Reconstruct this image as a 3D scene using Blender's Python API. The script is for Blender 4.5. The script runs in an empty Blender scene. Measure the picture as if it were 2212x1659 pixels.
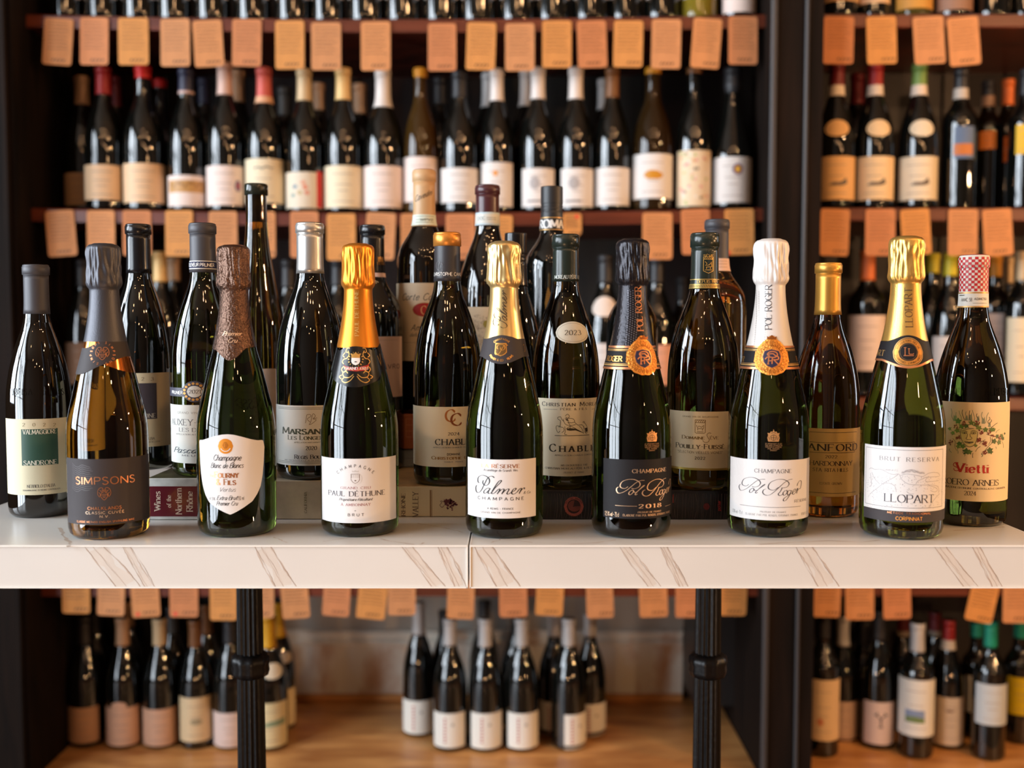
import bpy, math, random
from mathutils import Vector
random.seed(7)
SC = bpy.context.scene
COL = SC.collection
PI = math.pi
# ---------------------------------------------------------------- camera, world, light, exposure
F, CX, CY = 2256.0, 1106.0, 829.5          # focal length in pixels of a 2212 x 1659 frame
HC = 1.0
PITCH = math.radians(3.34)
A = PI / 2 - PITCH
cam_d = bpy.data.cameras.new('camera')
cam = bpy.data.objects.new('camera', cam_d); COL.objects.link(cam)
cam.location = (0, 0, HC); cam.rotation_euler = (A, 0, 0)
cam_d.sensor_width = 36; cam_d.lens = 36 * F / 2212
cam_d.clip_start = 0.02
cam_d.dof.use_dof = True; cam_d.dof.focus_distance = 1.24; cam_d.dof.aperture_fstop = 2.6
SC.camera = cam
w = bpy.data.worlds.new('world'); SC.world = w; w.use_nodes = True
w.node_tree.nodes['Background'].inputs[0].default_value = (0.75, 0.85, 1.0, 1)
w.node_tree.nodes['Background'].inputs[1].default_value = 0.6
SC.view_settings.view_transform = 'Standard'; SC.view_settings.look = 'None'
SC.view_settings.gamma = 1; SC.view_settings.use_curve_mapping = False
SC.view_settings.exposure = 0.1
SC.cycles.caustics_reflective = False; SC.cycles.caustics_refractive = False
SC.cycles.max_bounces = 9; SC.cycles.glossy_bounces = 4; SC.cycles.transmission_bounces = 8
SC.cycles.diffuse_bounces = 3; SC.cycles.use_denoising = True; SC.cycles.blur_glossy = 0.3
SC.cycles.sample_clamp_indirect = 4.0

def area(name, loc, look, sx, sy, power, color):
    d = bpy.data.lights.new(name, 'AREA'); d.shape = 'RECTANGLE'; d.size = sx; d.size_y = sy
    d.energy = power; d.color = color
    o = bpy.data.objects.new(name, d); COL.objects.link(o); o.location = loc
    o.rotation_euler = (Vector(look) - Vector(loc)).to_track_quat('-Z', 'Y').to_euler()
    return o
DAY = (0.82, 0.91, 1.0)
WARM = (1.0, 0.57, 0.27)
area('daylight_street_window', (-2.95, -.88, 1.42), (-1, -.88, 1.42), 2.45, 2.7, 265, DAY)
area('daylight_side_window', (-2.95, 0.95, 1.7), (-1, 0.95, 1.7), 0.95, 1.8, 120, DAY)
area('daylight_far_window', (3.45, 2.2, 1.5), (1, 2.2, 1.5), 0.6, 1.6, 16, DAY)

# ---------------------------------------------------------------- pixel of the photograph -> ray
def ray(px, py):
    vx, vy = (px - CX) / F, (CY - py) / F
    return (vx, vy * math.cos(A) + math.sin(A), vy * math.sin(A) - math.cos(A))
def at(px, py, Y):
    d = ray(px, py); t = Y / d[1]
    return Vector((d[0] * t, Y, HC + d[2] * t))
def on_z(px, py, z):
    d = ray(px, py); t = (z - HC) / d[2]
    return Vector((d[0] * t, d[1] * t, z))

# ---------------------------------------------------------------- materials
MATS = {}
def s2l(c):
    return tuple(((x / 255) / 12.92 if x / 255 <= .04045 else ((x / 255 + .055) / 1.055) ** 2.4) for x in c)
def mat(name, rgb=None, rough=.5, metal=0.0, trans=0.0, ior=1.5, coat=0.0, bump=0.0, bscale=60, var=0.0, vscale=8, spec=.5, emit=0.0):
    if name in MATS: return MATS[name]
    m = bpy.data.materials.new(name); m.use_nodes = True
    nt = m.node_tree; b = nt.nodes['Principled BSDF']
    c = s2l(rgb)
    b.inputs['Base Color'].default_value = (*c, 1)
    b.inputs['Roughness'].default_value = rough
    b.inputs['Metallic'].default_value = metal
    b.inputs['Transmission Weight'].default_value = trans
    b.inputs['IOR'].default_value = ior
    b.inputs['Coat Weight'].default_value = coat
    b.inputs['Coat Roughness'].default_value = .05
    b.inputs['Specular IOR Level'].default_value = spec
    if emit:
        b.inputs['Emission Color'].default_value = (*c, 1); b.inputs['Emission Strength'].default_value = emit
    tc = nt.nodes.new('ShaderNodeTexCoord')
    if bump:
        n = nt.nodes.new('ShaderNodeTexNoise'); n.inputs['Scale'].default_value = bscale; n.inputs['Detail'].default_value = 3
        bp = nt.nodes.new('ShaderNodeBump'); bp.inputs['Strength'].default_value = bump; bp.inputs['Distance'].default_value = .002
        nt.links.new(tc.outputs['Object'], n.inputs['Vector']); nt.links.new(n.outputs['Fac'], bp.inputs['Height'])
        nt.links.new(bp.outputs['Normal'], b.inputs['Normal'])
    if var:
        n = nt.nodes.new('ShaderNodeTexNoise'); n.inputs['Scale'].default_value = vscale; n.inputs['Detail'].default_value = 5
        r = nt.nodes.new('ShaderNodeValToRGB')
        r.color_ramp.elements[0].position = .3; r.color_ramp.elements[1].position = .7
        r.color_ramp.elements[0].color = tuple(min(1, x * (1 - var)) for x in c) + (1,)
        r.color_ramp.elements[1].color = tuple(min(1, x * (1 + var * .6)) for x in c) + (1,)
        nt.links.new(tc.outputs['Object'], n.inputs['Vector']); nt.links.new(n.outputs['Fac'], r.inputs[0])
        nt.links.new(r.outputs[0], b.inputs['Base Color'])
    MATS[name] = m
    return m
def grain(name, dark, light, scale=(1, 12, 12), rough=.4, stretch=3.0):
    m = bpy.data.materials.new(name); m.use_nodes = True; nt = m.node_tree; b = nt.nodes['Principled BSDF']
    tc = nt.nodes.new('ShaderNodeTexCoord'); mp = nt.nodes.new('ShaderNodeMapping'); mp.inputs['Scale'].default_value = scale
    n = nt.nodes.new('ShaderNodeTexNoise'); n.inputs['Scale'].default_value = stretch; n.inputs['Detail'].default_value = 6; n.inputs['Distortion'].default_value = .6
    r = nt.nodes.new('ShaderNodeValToRGB'); r.color_ramp.elements[0].position = .32; r.color_ramp.elements[1].position = .68
    r.color_ramp.elements[0].color = (*s2l(dark), 1); r.color_ramp.elements[1].color = (*s2l(light), 1)
    nt.links.new(tc.outputs['Object'], mp.inputs[0]); nt.links.new(mp.outputs[0], n.inputs['Vector'])
    nt.links.new(n.outputs['Fac'], r.inputs[0]); nt.links.new(r.outputs[0], b.inputs['Base Color'])
    b.inputs['Roughness'].default_value = rough
    if name.startswith('post'): b.inputs['Specular IOR Level'].default_value = .12
    MATS[name] = m
    return m
def paper(rgb, name=None):
    return mat(name or 'paper_%d_%d_%d' % rgb, rgb, rough=.6, bump=.04, bscale=900, spec=.5 if sum(rgb) > 330 else .22)
def ink(rgb, metal=0.0, rough=.5):
    return mat('ink_%d_%d_%d_%d' % (*rgb, metal * 10), rgb, rough=rough, metal=metal)
BLACK = ink((28, 26, 30)); GREY = ink((120, 118, 118)); WHITE = ink((238, 235, 230))
COPPER = ink((212, 142, 98), .75, .34); GOLD = ink((235, 175, 90), .85, .32); GOLDLINE = ink((205, 160, 95), .5, .4)
RED = ink((165, 35, 25)); NAVY = ink((25, 28, 60))
G_GREEN = mat('glass_dark_green', (74, 92, 37), rough=.012, trans=1.0, ior=1.62)
G_AMBER = mat('glass_amber_brown', (150, 100, 30), rough=.012, trans=1.0, ior=1.62)
G_OLIVE = mat('glass_olive', (88, 82, 36), rough=.012, trans=1.0, ior=1.62)
G_BLACK = mat('glass_black', (11, 12, 10), rough=.02, spec=.85, coat=.15)
G_WINE = mat('glass_dark_brown', (17, 12, 8), rough=.02, spec=.85, coat=.15)

# ---------------------------------------------------------------- objects
def finish(o, label=None, cat=None, group=None, kind=None):
    if label: o['label'] = label
    if cat: o['category'] = cat
    if group: o['group'] = group
    if kind: o['kind'] = kind
    return o
def empty(name, loc, label=None, cat=None, group=None):
    o = bpy.data.objects.new(name, None); COL.objects.link(o); o.location = loc
    o.empty_display_size = .02
    return finish(o, label, cat, group)
def mesh(name, verts, faces, m, parent=None, smooth=False, loc=None):
    me = bpy.data.meshes.new(name); me.from_pydata([tuple(v) for v in verts], [], faces)
    me.materials.append(m)
    if smooth:
        me.polygons.foreach_set('use_smooth', [True] * len(me.polygons))
    me.update()
    o = bpy.data.objects.new(name, me); COL.objects.link(o)
    if parent: o.parent = parent
    if loc: o.location = loc
    return o
class MB:
    def __init__(s): s.v = []; s.f = []
    def box(s, x0, x1, y0, y1, z0, z1, b=0.0):
        n = len(s.v)
        if b <= 0:
            for z in (z0, z1):
                for (x, y) in ((x0, y0), (x1, y0), (x1, y1), (x0, y1)): s.v.append((x, y, z))
            for q in ((0, 3, 2, 1), (4, 5, 6, 7), (0, 1, 5, 4), (1, 2, 6, 5), (2, 3, 7, 6), (3, 0, 4, 7)):
                s.f.append(tuple(n + i for i in q))
            return s
        rings = [(z0, b), (z0 + b, 0), (z1 - b, 0), (z1, b)]
        for z, i in rings:
            for (x, y) in ((x0 + b, y0 + i), (x1 - b, y0 + i), (x1 - i, y0 + b), (x1 - i, y1 - b), (x1 - b, y1 - i), (x0 + b, y1 - i), (x0 + i, y1 - b), (x0 + i, y0 + b)):
                s.v.append((x, y, z))
        s.f.append(tuple(n + i for i in range(7, -1, -1))); s.f.append(tuple(n + 24 + i for i in range(8)))
        for r in range(3):
            for i in range(8):
                j = (i + 1) % 8
                s.f.append((n + r * 8 + i, n + r * 8 + j, n + r * 8 + 8 + j, n + r * 8 + 8 + i))
        return s
    def lathe(s, prof, seg=32, cx=0, cy=0, flute=0, nf=12, cap=True):
        n = len(s.v)
        for (z, r) in prof:
            for i in range(seg):
                a = 2 * PI * i / seg
                rr = r * (1 - flute * (.5 + .5 * math.cos(nf * a))) if flute else r
                s.v.append((cx + rr * math.sin(a), cy - rr * math.cos(a), z))
        for k in range(len(prof) - 1):
            for i in range(seg):
                j = (i + 1) % seg
                s.f.append((n + k * seg + i, n + k * seg + j, n + (k + 1) * seg + j, n + (k + 1) * seg + i))
        if cap:
            s.f.append(tuple(n + i for i in range(seg - 1, -1, -1)))
            s.f.append(tuple(n + (len(prof) - 1) * seg + i for i in range(seg)))
        return s
    def build(s, name, m, parent=None, smooth=False, loc=None):
        return mesh(name, s.v, s.f, m, parent, smooth, loc)

# ---------------------------------------------------------------- stroke lettering
GL = {
'A': (7, "0 0 3.5 10 7 0|1.2 3.6 5.8 3.6"), 'B': (5.8, "0 0 0 10|~0 10 3.2 10 5 9 5 6.3 3.2 5.3 0 5.3|~0 5.3 3.6 5.3 5.8 4.2 5.8 1.2 3.6 0 0 0"),
'C': (6.8, "~6.5 8.2 5.2 9.7 3.6 10 1 8.4 0 5 1 1.6 3.6 0 5.4 .3 6.8 1.9"), 'D': (6.8, "0 0 0 10|~0 10 2.8 10 5.8 8.7 6.8 5 5.8 1.3 2.8 0 0 0"),
'E': (5.3, "0 0 0 10|0 10 5 10|0 5.2 4.2 5.2|0 0 5.3 0"), 'F': (5, "0 0 0 10|0 10 5 10|0 5.2 4.2 5.2"),
'G': (7.2, "~6.6 8.2 5.2 9.7 3.6 10 1 8.4 0 5 1 1.6 3.6 0 5.6 .2 6.9 1.2|6.9 1 6.9 4.3|4.8 4.3 7.3 4.3"),
'H': (7, "0 0 0 10|7 0 7 10|0 5.2 7 5.2"), 'I': (.4, ".2 0 .2 10"), 'J': (3.4, "3.2 10 3.2 2.4|~3.2 2.4 2.4 .3 .6 0 0 .7"),
'K': (6.5, "0 0 0 10|6 10 0 4.4|1.9 6 6.6 0"), 'L': (5.1, "0 0 0 10|0 0 5.1 0"), 'M': (8.4, "0 0 .5 10 4.2 1.6 7.9 10 8.4 0"),
'N': (7.2, "0 0 0 10 7.2 0 7.2 10"), 'O': (7.6, "~3.8 10 1 8.5 0 5 1 1.5 3.8 0 6.6 1.5 7.6 5 6.6 8.5 3.8 10"),
'P': (5.5, "0 0 0 10|~0 10 3.2 10 5.4 9.1 5.4 5.9 3.2 4.9 0 4.9"), 'Q': (7.6, "~3.8 10 1 8.5 0 5 1 1.5 3.8 0 6.6 1.5 7.6 5 6.6 8.5 3.8 10|4.4 2.2 7.8 -1.4"),
'R': (6.3, "0 0 0 10|~0 10 3.2 10 5.3 9.1 5.3 6.1 3.2 5.1 0 5.1|2.6 5.1 6.3 0"),
'S': (5.3, "~4.9 8.6 3.6 9.9 1.7 9.9 .3 8.4 .6 6.6 2.7 5.3 4.9 3.9 5.2 1.8 3.7 .1 1.6 0 0 1.5"), 'T': (6.6, "3.3 0 3.3 10|0 10 6.6 10"),
'U': (6.8, "0 10 0 3.4|~0 3.4 .8 .9 3.4 0 6 .9 6.8 3.4|6.8 3.4 6.8 10"), 'V': (7, "0 10 3.5 0 7 10"), 'W': (10.4, "0 10 2.8 0 5.2 9 7.6 0 10.4 10"),
'X': (6.6, "0 10 6.6 0|0 0 6.6 10"), 'Y': (6.6, "0 10 3.3 5 6.6 10|3.3 5 3.3 0"), 'Z': (6.2, "0 10 6.2 10 0 0 6.2 0"),
'0': (5.6, "~2.8 10 .6 8.6 0 5 .6 1.4 2.8 0 5 1.4 5.6 5 5 8.6 2.8 10"), '1': (2.4, "0 8.4 1.6 10 1.6 0"), '2': (5.2, "~.2 7.8 1.2 9.7 3 10 4.8 8.6 4.6 6.4 2.4 3.2 0 0|0 0 5.2 0"),
'3': (5, "~.2 8.8 2 10 4.2 9.3 4.4 6.6 2.2 5.4|~2.2 5.4 4.8 4.6 4.8 1.2 2.6 0 .8 .3 0 1.4"), '4': (5.6, "4 0 4 10 0 3 5.6 3"), '5': (5, "4.6 10 .8 10 .4 5.6|~.4 5.6 2.6 6.3 4.8 5 4.8 1.4 2.6 0 0 1"),
'6': (5.2, "~4.4 9.6 2.4 8.8 .4 5.6 .2 2.4 1.6 .1 3.8 .1 5.1 2 4.8 4.6 3 5.8 .6 4.4"), '7': (5, "0 10 5 10 1.8 0"), '8': (5.2, "~2.6 5.4 .5 7 .8 9.3 2.6 10 4.5 9.2 4.7 7 2.6 5.4 .2 3.8 .2 1.2 2.6 0 5 1.2 5 3.8 2.6 5.4"),
'9': (5.2, "~.8 .4 2.8 1.2 4.8 4.4 5 7.6 3.6 9.9 1.4 9.9 .1 8 .4 5.4 2.2 4.2 4.6 5.6"),
'-': (3, "0 4.6 3 4.6"), '.': (.6, "0 .3 .7 .3"), ',': (.8, ".6 .6 0 -1.4"), "'": (.6, ".3 10 .3 7.4"), '"': (2, ".3 10 .3 7.6|1.7 10 1.7 7.6"), '&': (6.6, "~6.4 3.6 4.6 .6 2.4 0 .4 1.2 .6 3.6 3.6 6.6 3.8 9 2.4 10 1 8.8 1.6 6.6 6.6 0"),
'%': (7, "0 0 7 10|~1.5 10 0 8 1.5 6 3 8 1.5 10|~5.5 4 4 2 5.5 0 7 2 5.5 4"), '/': (3, "0 0 3 10"), '*': (4, "0 5 4 5|2 3 2 7.4|.6 3.4 3.4 6.6|.6 6.6 3.4 3.4"),
'a': (5.6, "~4.6 4.9 3.2 6.2 1.2 5.5 .2 3 .9 .5 2.3 .1 3.8 1.5 4.6 3.6|4.7 6.2 4.7 1|~4.7 1.1 5 .2 5.9 .7"), 'b': (5.2, ".3 10 .3 .4|~.3 4.2 1.6 5.9 3 6.2 4.6 5 4.9 3 4.1 .6 2.4 0 .4 .9"),
'c': (4.5, "~4.2 5 2.8 6.2 1 5.4 .2 3 1 .7 2.6 0 4.5 1.2"), 'd': (5.4, "~4.6 4.9 3.2 6.2 1.2 5.5 .2 3 .9 .5 2.3 .1 3.8 1.5 4.6 3.4|4.7 10 4.7 0"),
'e': (4.8, "~.4 3.1 4.5 3.5 3.9 5.6 2.4 6.2 .8 5 .2 3 1 .6 2.8 0 4.7 1.3"), 'f': (3.6, "~4.1 9.2 3 10 1.8 8.8 1.6 6|1.6 6.4 1.6 0|0 6 3.4 6"),
'g': (5.4, "~4.6 4.9 3.2 6.2 1.2 5.5 .2 3 .9 .7 2.3 .3 3.8 1.5 4.6 3.4|4.7 6.2 4.7 -.8|~4.7 -.8 3.8 -3.1 1.8 -3.4 .4 -2.2"), 'h': (5, ".3 10 .3 0|~.3 4 1.8 5.9 3.5 6.1 4.5 4.6|4.5 4.7 4.5 0"),
'i': (.9, ".4 6.2 .4 0|.4 8.2 .4 9"), 'k': (4.8, ".3 10 .3 0|4.3 6.2 .3 2.6|1.6 3.8 4.8 0"), 'l': (.9, ".4 10 .4 0"), 'm': (8, ".3 6.2 .3 0|~.3 4 1.6 6 3 6.1 4 4.6|4 4.7 4 0|~4 4 5.3 6 6.8 6.1 7.7 4.6|7.7 4.7 7.7 0"),
'n': (5, ".3 6.2 .3 0|~.3 4 1.8 5.9 3.5 6.1 4.5 4.6|4.5 4.7 4.5 0"), 'o': (5, "~2.5 6.2 .7 5.2 .1 3.1 .7 .9 2.5 0 4.3 .9 4.9 3.1 4.3 5.2 2.5 6.2"), 'p': (5.2, ".3 6.2 .3 -3.4|~.3 4.4 1.6 5.9 3 6.2 4.6 5 4.9 3 4.1 .6 2.4 0 .4 .9"),
'r': (3.6, ".3 6.2 .3 0|~.3 3.8 1.4 5.8 2.6 6.2 3.5 5.6"), 's': (4, "~3.7 5.2 2.4 6.2 .8 5.8 .5 4.2 2 3.2 3.7 2.2 3.4 .5 1.8 0 .1 1"), 't': (3.2, "1.4 8.8 1.4 1.4|~1.4 1.4 2 .1 3.3 .8|0 6.2 3 6.2"),
'u': (5, ".3 6.2 .3 1.8|~.3 1.8 1.2 .2 2.6 .2 4.5 2|4.5 6.2 4.5 0"), 'v': (4.8, "0 6.2 2.4 0 4.8 6.2"), 'w': (7, "0 6.2 1.8 0 3.5 5.6 5.2 0 7 6.2"), 'x': (4.6, "0 6.2 4.6 0|0 0 4.6 6.2"), 'y': (4.8, "0 6.2 2.6 .2|4.8 6.2 1.2 -3.4"),
'z': (4.4, "0 6.2 4.4 6.2 0 0 4.4 0"), ' ': (3.0, "")}
ACC = {'É': ('E', "1.8 11.2 3.4 12.8"), 'È': ('E', "3.6 11.2 2 12.8"), 'À': ('A', "4.2 11 2.6 12.6"), 'é': ('e', "1.8 7.4 3.2 9.2"), 'ô': ('o', "1 7.4 2.5 9 4 7.4"), 'Ê': ('E', "1.2 11.2 2.6 12.6 4 11.2")}
def crom(pts, n=4):
    closed = abs(pts[0][0] - pts[-1][0]) < 1e-6 and abs(pts[0][1] - pts[-1][1]) < 1e-6 and len(pts) > 3
    P = [pts[-2] if closed else pts[0]] + list(pts) + [pts[1] if closed else pts[-1]]
    out = []
    for i in range(1, len(P) - 2):
        p0, p1, p2, p3 = P[i - 1:i + 3]
        for k in range(n):
            t = k / n
            out.append(tuple(.5 * ((2 * p1[j]) + (-p0[j] + p2[j]) * t + (2 * p0[j] - 5 * p1[j] + 4 * p2[j] - p3[j]) * t * t + (-p0[j] + 3 * p1[j] - 3 * p2[j] + p3[j]) * t ** 3) for j in (0, 1)))
    out.append(tuple(pts[-1]))
    return out
def ribbon(pts, wf, quads):
    """one stroke as a band of quads; wf(angle, t) gives its full width"""
    L, n = [], len(pts)
    for i in range(n):
        a, b = pts[max(0, i - 1)], pts[min(n - 1, i + 1)]
        dx, dy = b[0] - a[0], b[1] - a[1]; l = math.hypot(dx, dy) or 1e-9
        h = wf(math.atan2(dy, dx), i / max(1, n - 1)) / 2
        nx, ny = -dy / l * h, dx / l * h
        L.append(((pts[i][0] + nx, pts[i][1] + ny), (pts[i][0] - nx, pts[i][1] - ny)))
    for i in range(n - 1):
        quads.append((L[i][1], L[i + 1][1], L[i + 1][0], L[i][0]))
def parse(s):
    out = []
    for st in s.split('|'):
        if not st: continue
        sm = st[0] == '~'
        v = [float(x) for x in st.lstrip('~').split()]
        out.append((sm, [(v[i], v[i + 1]) for i in range(0, len(v), 2)]))
    return out
def glyphs(text, style='serif', weight=1.2, track=2.2):
    """text -> (quads in units of 1/10 cap height, total width)"""
    weight *= 1.22 if weight < 1.5 else 1.04
    quads, x = [], 0.0
    thin = .28 if style in ('serif', 'script', 'italic') else .9
    pen = math.radians(12 if style == 'serif' else 35)
    def wf(a, t):
        if style in ('sans', 'hand'): return weight
        s_ = abs(math.sin(a - pen)) if style == 'serif' else abs(math.sin(a + .5))
        return weight * (thin + (1 - thin) * s_)
    for ch in text:
        sc = 1.0
        if style == 'sc' : pass
        small = style == 'serif_sc' and ch.islower()
        base, extra = (ACC[ch] if ch in ACC else (ch, ''))
        if small:
            sc = .76; base = base.upper()
            if ch == 'é': extra = ACC['É'][1]
            if ch == 'è': base, extra = 'E', ACC['È'][1]
        if base not in GL: base = ' '
        wd, st = GL[base]
        shear = .42 if style in ('script', 'hand') else (.22 if style == 'italic' else 0)
        strokes = parse(st + ('|' + extra if extra else ''))
        for sm, pts in strokes:
            P = crom(pts, 4) if sm else pts
            def tf(p): return (x + sc * p[0] + shear * sc * p[1], sc * p[1])
            W = (lambda a, t: wf(a, t)) if style != 'serif_sc' else (lambda a, t: weight * (.28 + .72 * abs(math.sin(a - .2))))
            if sm: ribbon([tf(p) for p in P], W, quads)
            else:
                for i in range(len(P) - 1):
                    a_, b_ = tf(P[i]), tf(P[i + 1])
                    n = 1 + int(math.hypot(a_[0] - b_[0], a_[1] - b_[1]) / 3.2)
                    ribbon([(a_[0] + (b_[0] - a_[0]) * k / n, a_[1] + (b_[1] - a_[1]) * k / n) for k in range(n + 1)], W, quads)
            if style in ('serif', 'serif_sc') and base.isalnum():
                ends = [(P[0], P[1]), (P[-1], P[-2])]
                for e, o in ends:
                    ang = abs(math.atan2(e[1] - o[1], e[0] - o[0]))
                    steep = abs(math.sin(ang)) > .7
                    ex, ey = tf(e)
                    if not sm and steep and (e[1] in (0, 10, 6.2, -3.4)):
                        hw = weight * .5 + .75
                        quads.append(((ex - hw, ey - .22), (ex + hw, ey - .22), (ex + hw, ey + .22), (ex - hw, ey + .22)))
                    elif not sm and not steep and e[0] > 3 and e[1] != 5.2:
                        s2 = -1 if e[1] > 5 else 1
                        quads.append(((ex - .5, ey), (ex, ey), (ex, ey + 1.7 * s2), (ex - .25, ey + 1.7 * s2)) if s2 > 0 else ((ex - .25, ey + 1.7 * s2), (ex, ey + 1.7 * s2), (ex, ey), (ex - .5, ey)))
                    elif sm and base in 'CGS' and abs(e[1] - 5) > 2.5:
                        quads.append(((ex - .25, ey - .9), (ex + .25, ey - .9), (ex + .25, ey + .9), (ex - .25, ey + .9)))
        x += wd * sc + track * (.55 if style in ('script',) else 1)
    return quads, x - track
def polyfill(poly, step):
    """vertical slices of a closed polygon"""
    xs = [p[0] for p in poly]; x0, x1 = min(xs), max(xs); n = max(2, int((x1 - x0) / step + .5)); out = []
    def cross(x):
        r = []
        for i in range(len(poly)):
            (ax, ay), (bx, by) = poly[i], poly[(i + 1) % len(poly)]
            if (ax <= x < bx) or (bx <= x < ax): r.append(ay + (by - ay) * (x - ax) / (bx - ax))
        return sorted(r)
    e = (x1 - x0) * 1e-4
    for i in range(n):
        a, b = x0 + (x1 - x0) * i / n, x0 + (x1 - x0) * (i + 1) / n
        ca, cb = cross(max(a, x0 + e)), cross(min(b, x1 - e))
        if len(ca) != len(cb): ca = cb = cross((a + b) / 2)
        for k in range(0, len(ca) - 1, 2):
            lo = min(ca[k], ca[k + 1]); hgt = abs(ca[k + 1] - ca[k]); m = 1 + int(hgt / (6 * step))
            for j in range(m):
                f0, f1 = j / m, (j + 1) / m
                out.append(((a, ca[k] + (ca[k + 1] - ca[k]) * f0), (b, cb[k] + (cb[k + 1] - cb[k]) * f0), (b, cb[k] + (cb[k + 1] - cb[k]) * f1), (a, ca[k] + (ca[k + 1] - ca[k]) * f1)))
    return out
def ell(cx, cy, rx, ry, n=28): return [(cx + rx * math.cos(2 * PI * i / n), cy + ry * math.sin(2 * PI * i / n)) for i in range(n)]
def mono(Z, Rr):
    """monotone cubic through (Z, Rr)"""
    n = len(Z); d = [(Rr[i + 1] - Rr[i]) / (Z[i + 1] - Z[i]) for i in range(n - 1)]
    m = [d[0]] + [0 if d[i - 1] * d[i] <= 0 else 2 / (1 / d[i - 1] + 1 / d[i]) for i in range(1, n - 1)] + [d[-1]]
    def f(z):
        if z <= Z[0]: return Rr[0]
        if z >= Z[-1]: return Rr[-1]
        i = 0
        while z > Z[i + 1]: i += 1
        h = Z[i + 1] - Z[i]; t = (z - Z[i]) / h
        return (2 * t ** 3 - 3 * t * t + 1) * Rr[i] + (t ** 3 - 2 * t * t + t) * h * m[i] + (-2 * t ** 3 + 3 * t * t) * Rr[i + 1] + (t ** 3 - t * t) * h * m[i + 1]
    return f

# ---------------------------------------------------------------- surfaces that take print
class Surf:
    """u, v on a surface; print is laid on it in thin layers"""
    def setup(s): s.store = {}; s.order = []
    def put(s, quads_uv, m, name, layer):
        k = (name, m.name, layer)
        if k not in s.store: s.store[k] = ([], [], m); s.order.append(k)
        V, Fc, _ = s.store[k]
        for q in quads_uv:
            n = len(V)
            for (u, v) in q: V.append(s.pt(u, v, s.off0 + s.offk * layer))
            Fc.append((n, n + 1, n + 2, n + 3))
    def flush(s, parent):
        for k in s.order:
            V, Fc, m = s.store[k]
            o = mesh(k[0], V, Fc, m, parent)
            if k[0] in ('small_print', 'vineyard_drawing', 'map_drawing', 'honeycomb_relief', 'spine_grain_line'): o['kind'] = 'stuff'
        s.setup()
    def text(s, st, x0, x1, yb, h, m=None, style='serif', weight=1.2, track=2.2, layer=1, name='lettering', cx=None, rot=0.0):
        """horizontal line of text: x0..x1 pixels at the baseline yb, cap height h pixels (cx, width x1-x0 as arc when cx is given)"""
        m = m or BLACK
        q, wd = glyphs(st, style, weight, track)
        if cx is not None:
            uc, vc = s.uv(cx, yb); half = (x1 - x0) / 2 / s.ppm(vc) / s.ulen(vc); u0, u1 = uc - half, uc + half
        else:
            u0, vc = s.uv(x0, yb); u1, _ = s.uv(x1, yb); _, vc = s.uv((x0 + x1) / 2, yb)
        ku, kv = (u1 - u0) / wd, h / 10 / s.ppm(vc)
        s.put([[(u0 + p[0] * ku, vc + p[1] * kv + rot * (p[0] * ku) * s.ulen(vc)) for p in qq] for qq in q], m, name, layer)
    def vtext(s, st, xb, y0, y1, h, m=None, style='serif', weight=1.2, track=2.2, layer=1, name='lettering'):
        """text running up the surface from y0 (bottom) to y1 (top), baseline on its right at xb"""
        m = m or BLACK
        q, wd = glyphs(st, style, weight, track)
        ub, v0 = s.uv(xb, y0); _, v1 = s.uv(xb, y1)
        kv = (v1 - v0) / wd; ku = h / 10 / s.ppm(v0)
        out = []
        for qq in q:
            out.append([(ub - p[1] * ku / s.ulen(v0 + p[0] * kv), v0 + p[0] * kv) for p in qq])
        s.put(out, m, name, layer)
    def loc(s, cx, cy, quads, m, name, layer, k=1.0):
        """quads in pixel offsets (dx right, dy down) from (cx, cy)"""
        uc, vc = s.uv(cx, cy); pp = s.ppm(vc)
        s.put([[(uc + k * p[0] / pp / s.ulen(vc), vc - k * p[1] / pp) for p in qq] for qq in quads], m, name, layer)
    def stroke(s, cx, cy, pts, wd, m=None, smooth=True, layer=1, name='drawing', k=1.0, pen=None, n=4):
        q = []
        P = crom(pts, n) if smooth and len(pts) > 2 else pts
        if not smooth or len(pts) == 2:
            PP = [P[0]]
            for a, b in zip(P[:-1], P[1:]):
                c = 1 + int(math.hypot(a[0] - b[0], a[1] - b[1]) / 6)
                PP += [(a[0] + (b[0] - a[0]) * i / c, a[1] + (b[1] - a[1]) * i / c) for i in range(1, c + 1)]
            P = PP
        if pen is None: ribbon(P, lambda a, t: wd, q)
        else: ribbon(P, lambda a, t: wd * (pen + (1 - pen) * abs(math.sin(a + .25)) ** 1.6), q)
        s.loc(cx, cy, q, m or BLACK, name, layer, k)
    def fill(s, cx, cy, poly, m, layer=1, name='emblem', k=1.0, step=3.0):
        s.loc(cx, cy, polyfill(poly, step), m, name, layer, k)
    def arctext(s, st, cx, cy, r, a0, a1, h, m=None, style='sans', weight=1.2, layer=1, inside=False, name='lettering'):
        """letters on a circle of r pixels round (cx, cy); angles in degrees from straight up, clockwise"""
        n = len(st)
        for i, ch in enumerate(st):
            if ch == ' ': continue
            q, wd = glyphs(ch, style, weight)
            a = math.radians(a0 + (a1 - a0) * (i + .5) / n)
            out = []
            for qq in q:
                o = []
                for p in qq:
                    lx, ly = (p[0] - wd / 2) * h / 10, p[1] * h / 10
                    if inside: ca = a + PI; R2 = -r
                    else: ca = a; R2 = r
                    o.append(((R2 + ly) * math.sin(ca) + lx * math.cos(ca), -(R2 + ly) * math.cos(ca) + lx * math.sin(ca)))
                out.append(o)
            s.loc(cx, cy, out, m or BLACK, name, layer)

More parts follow.
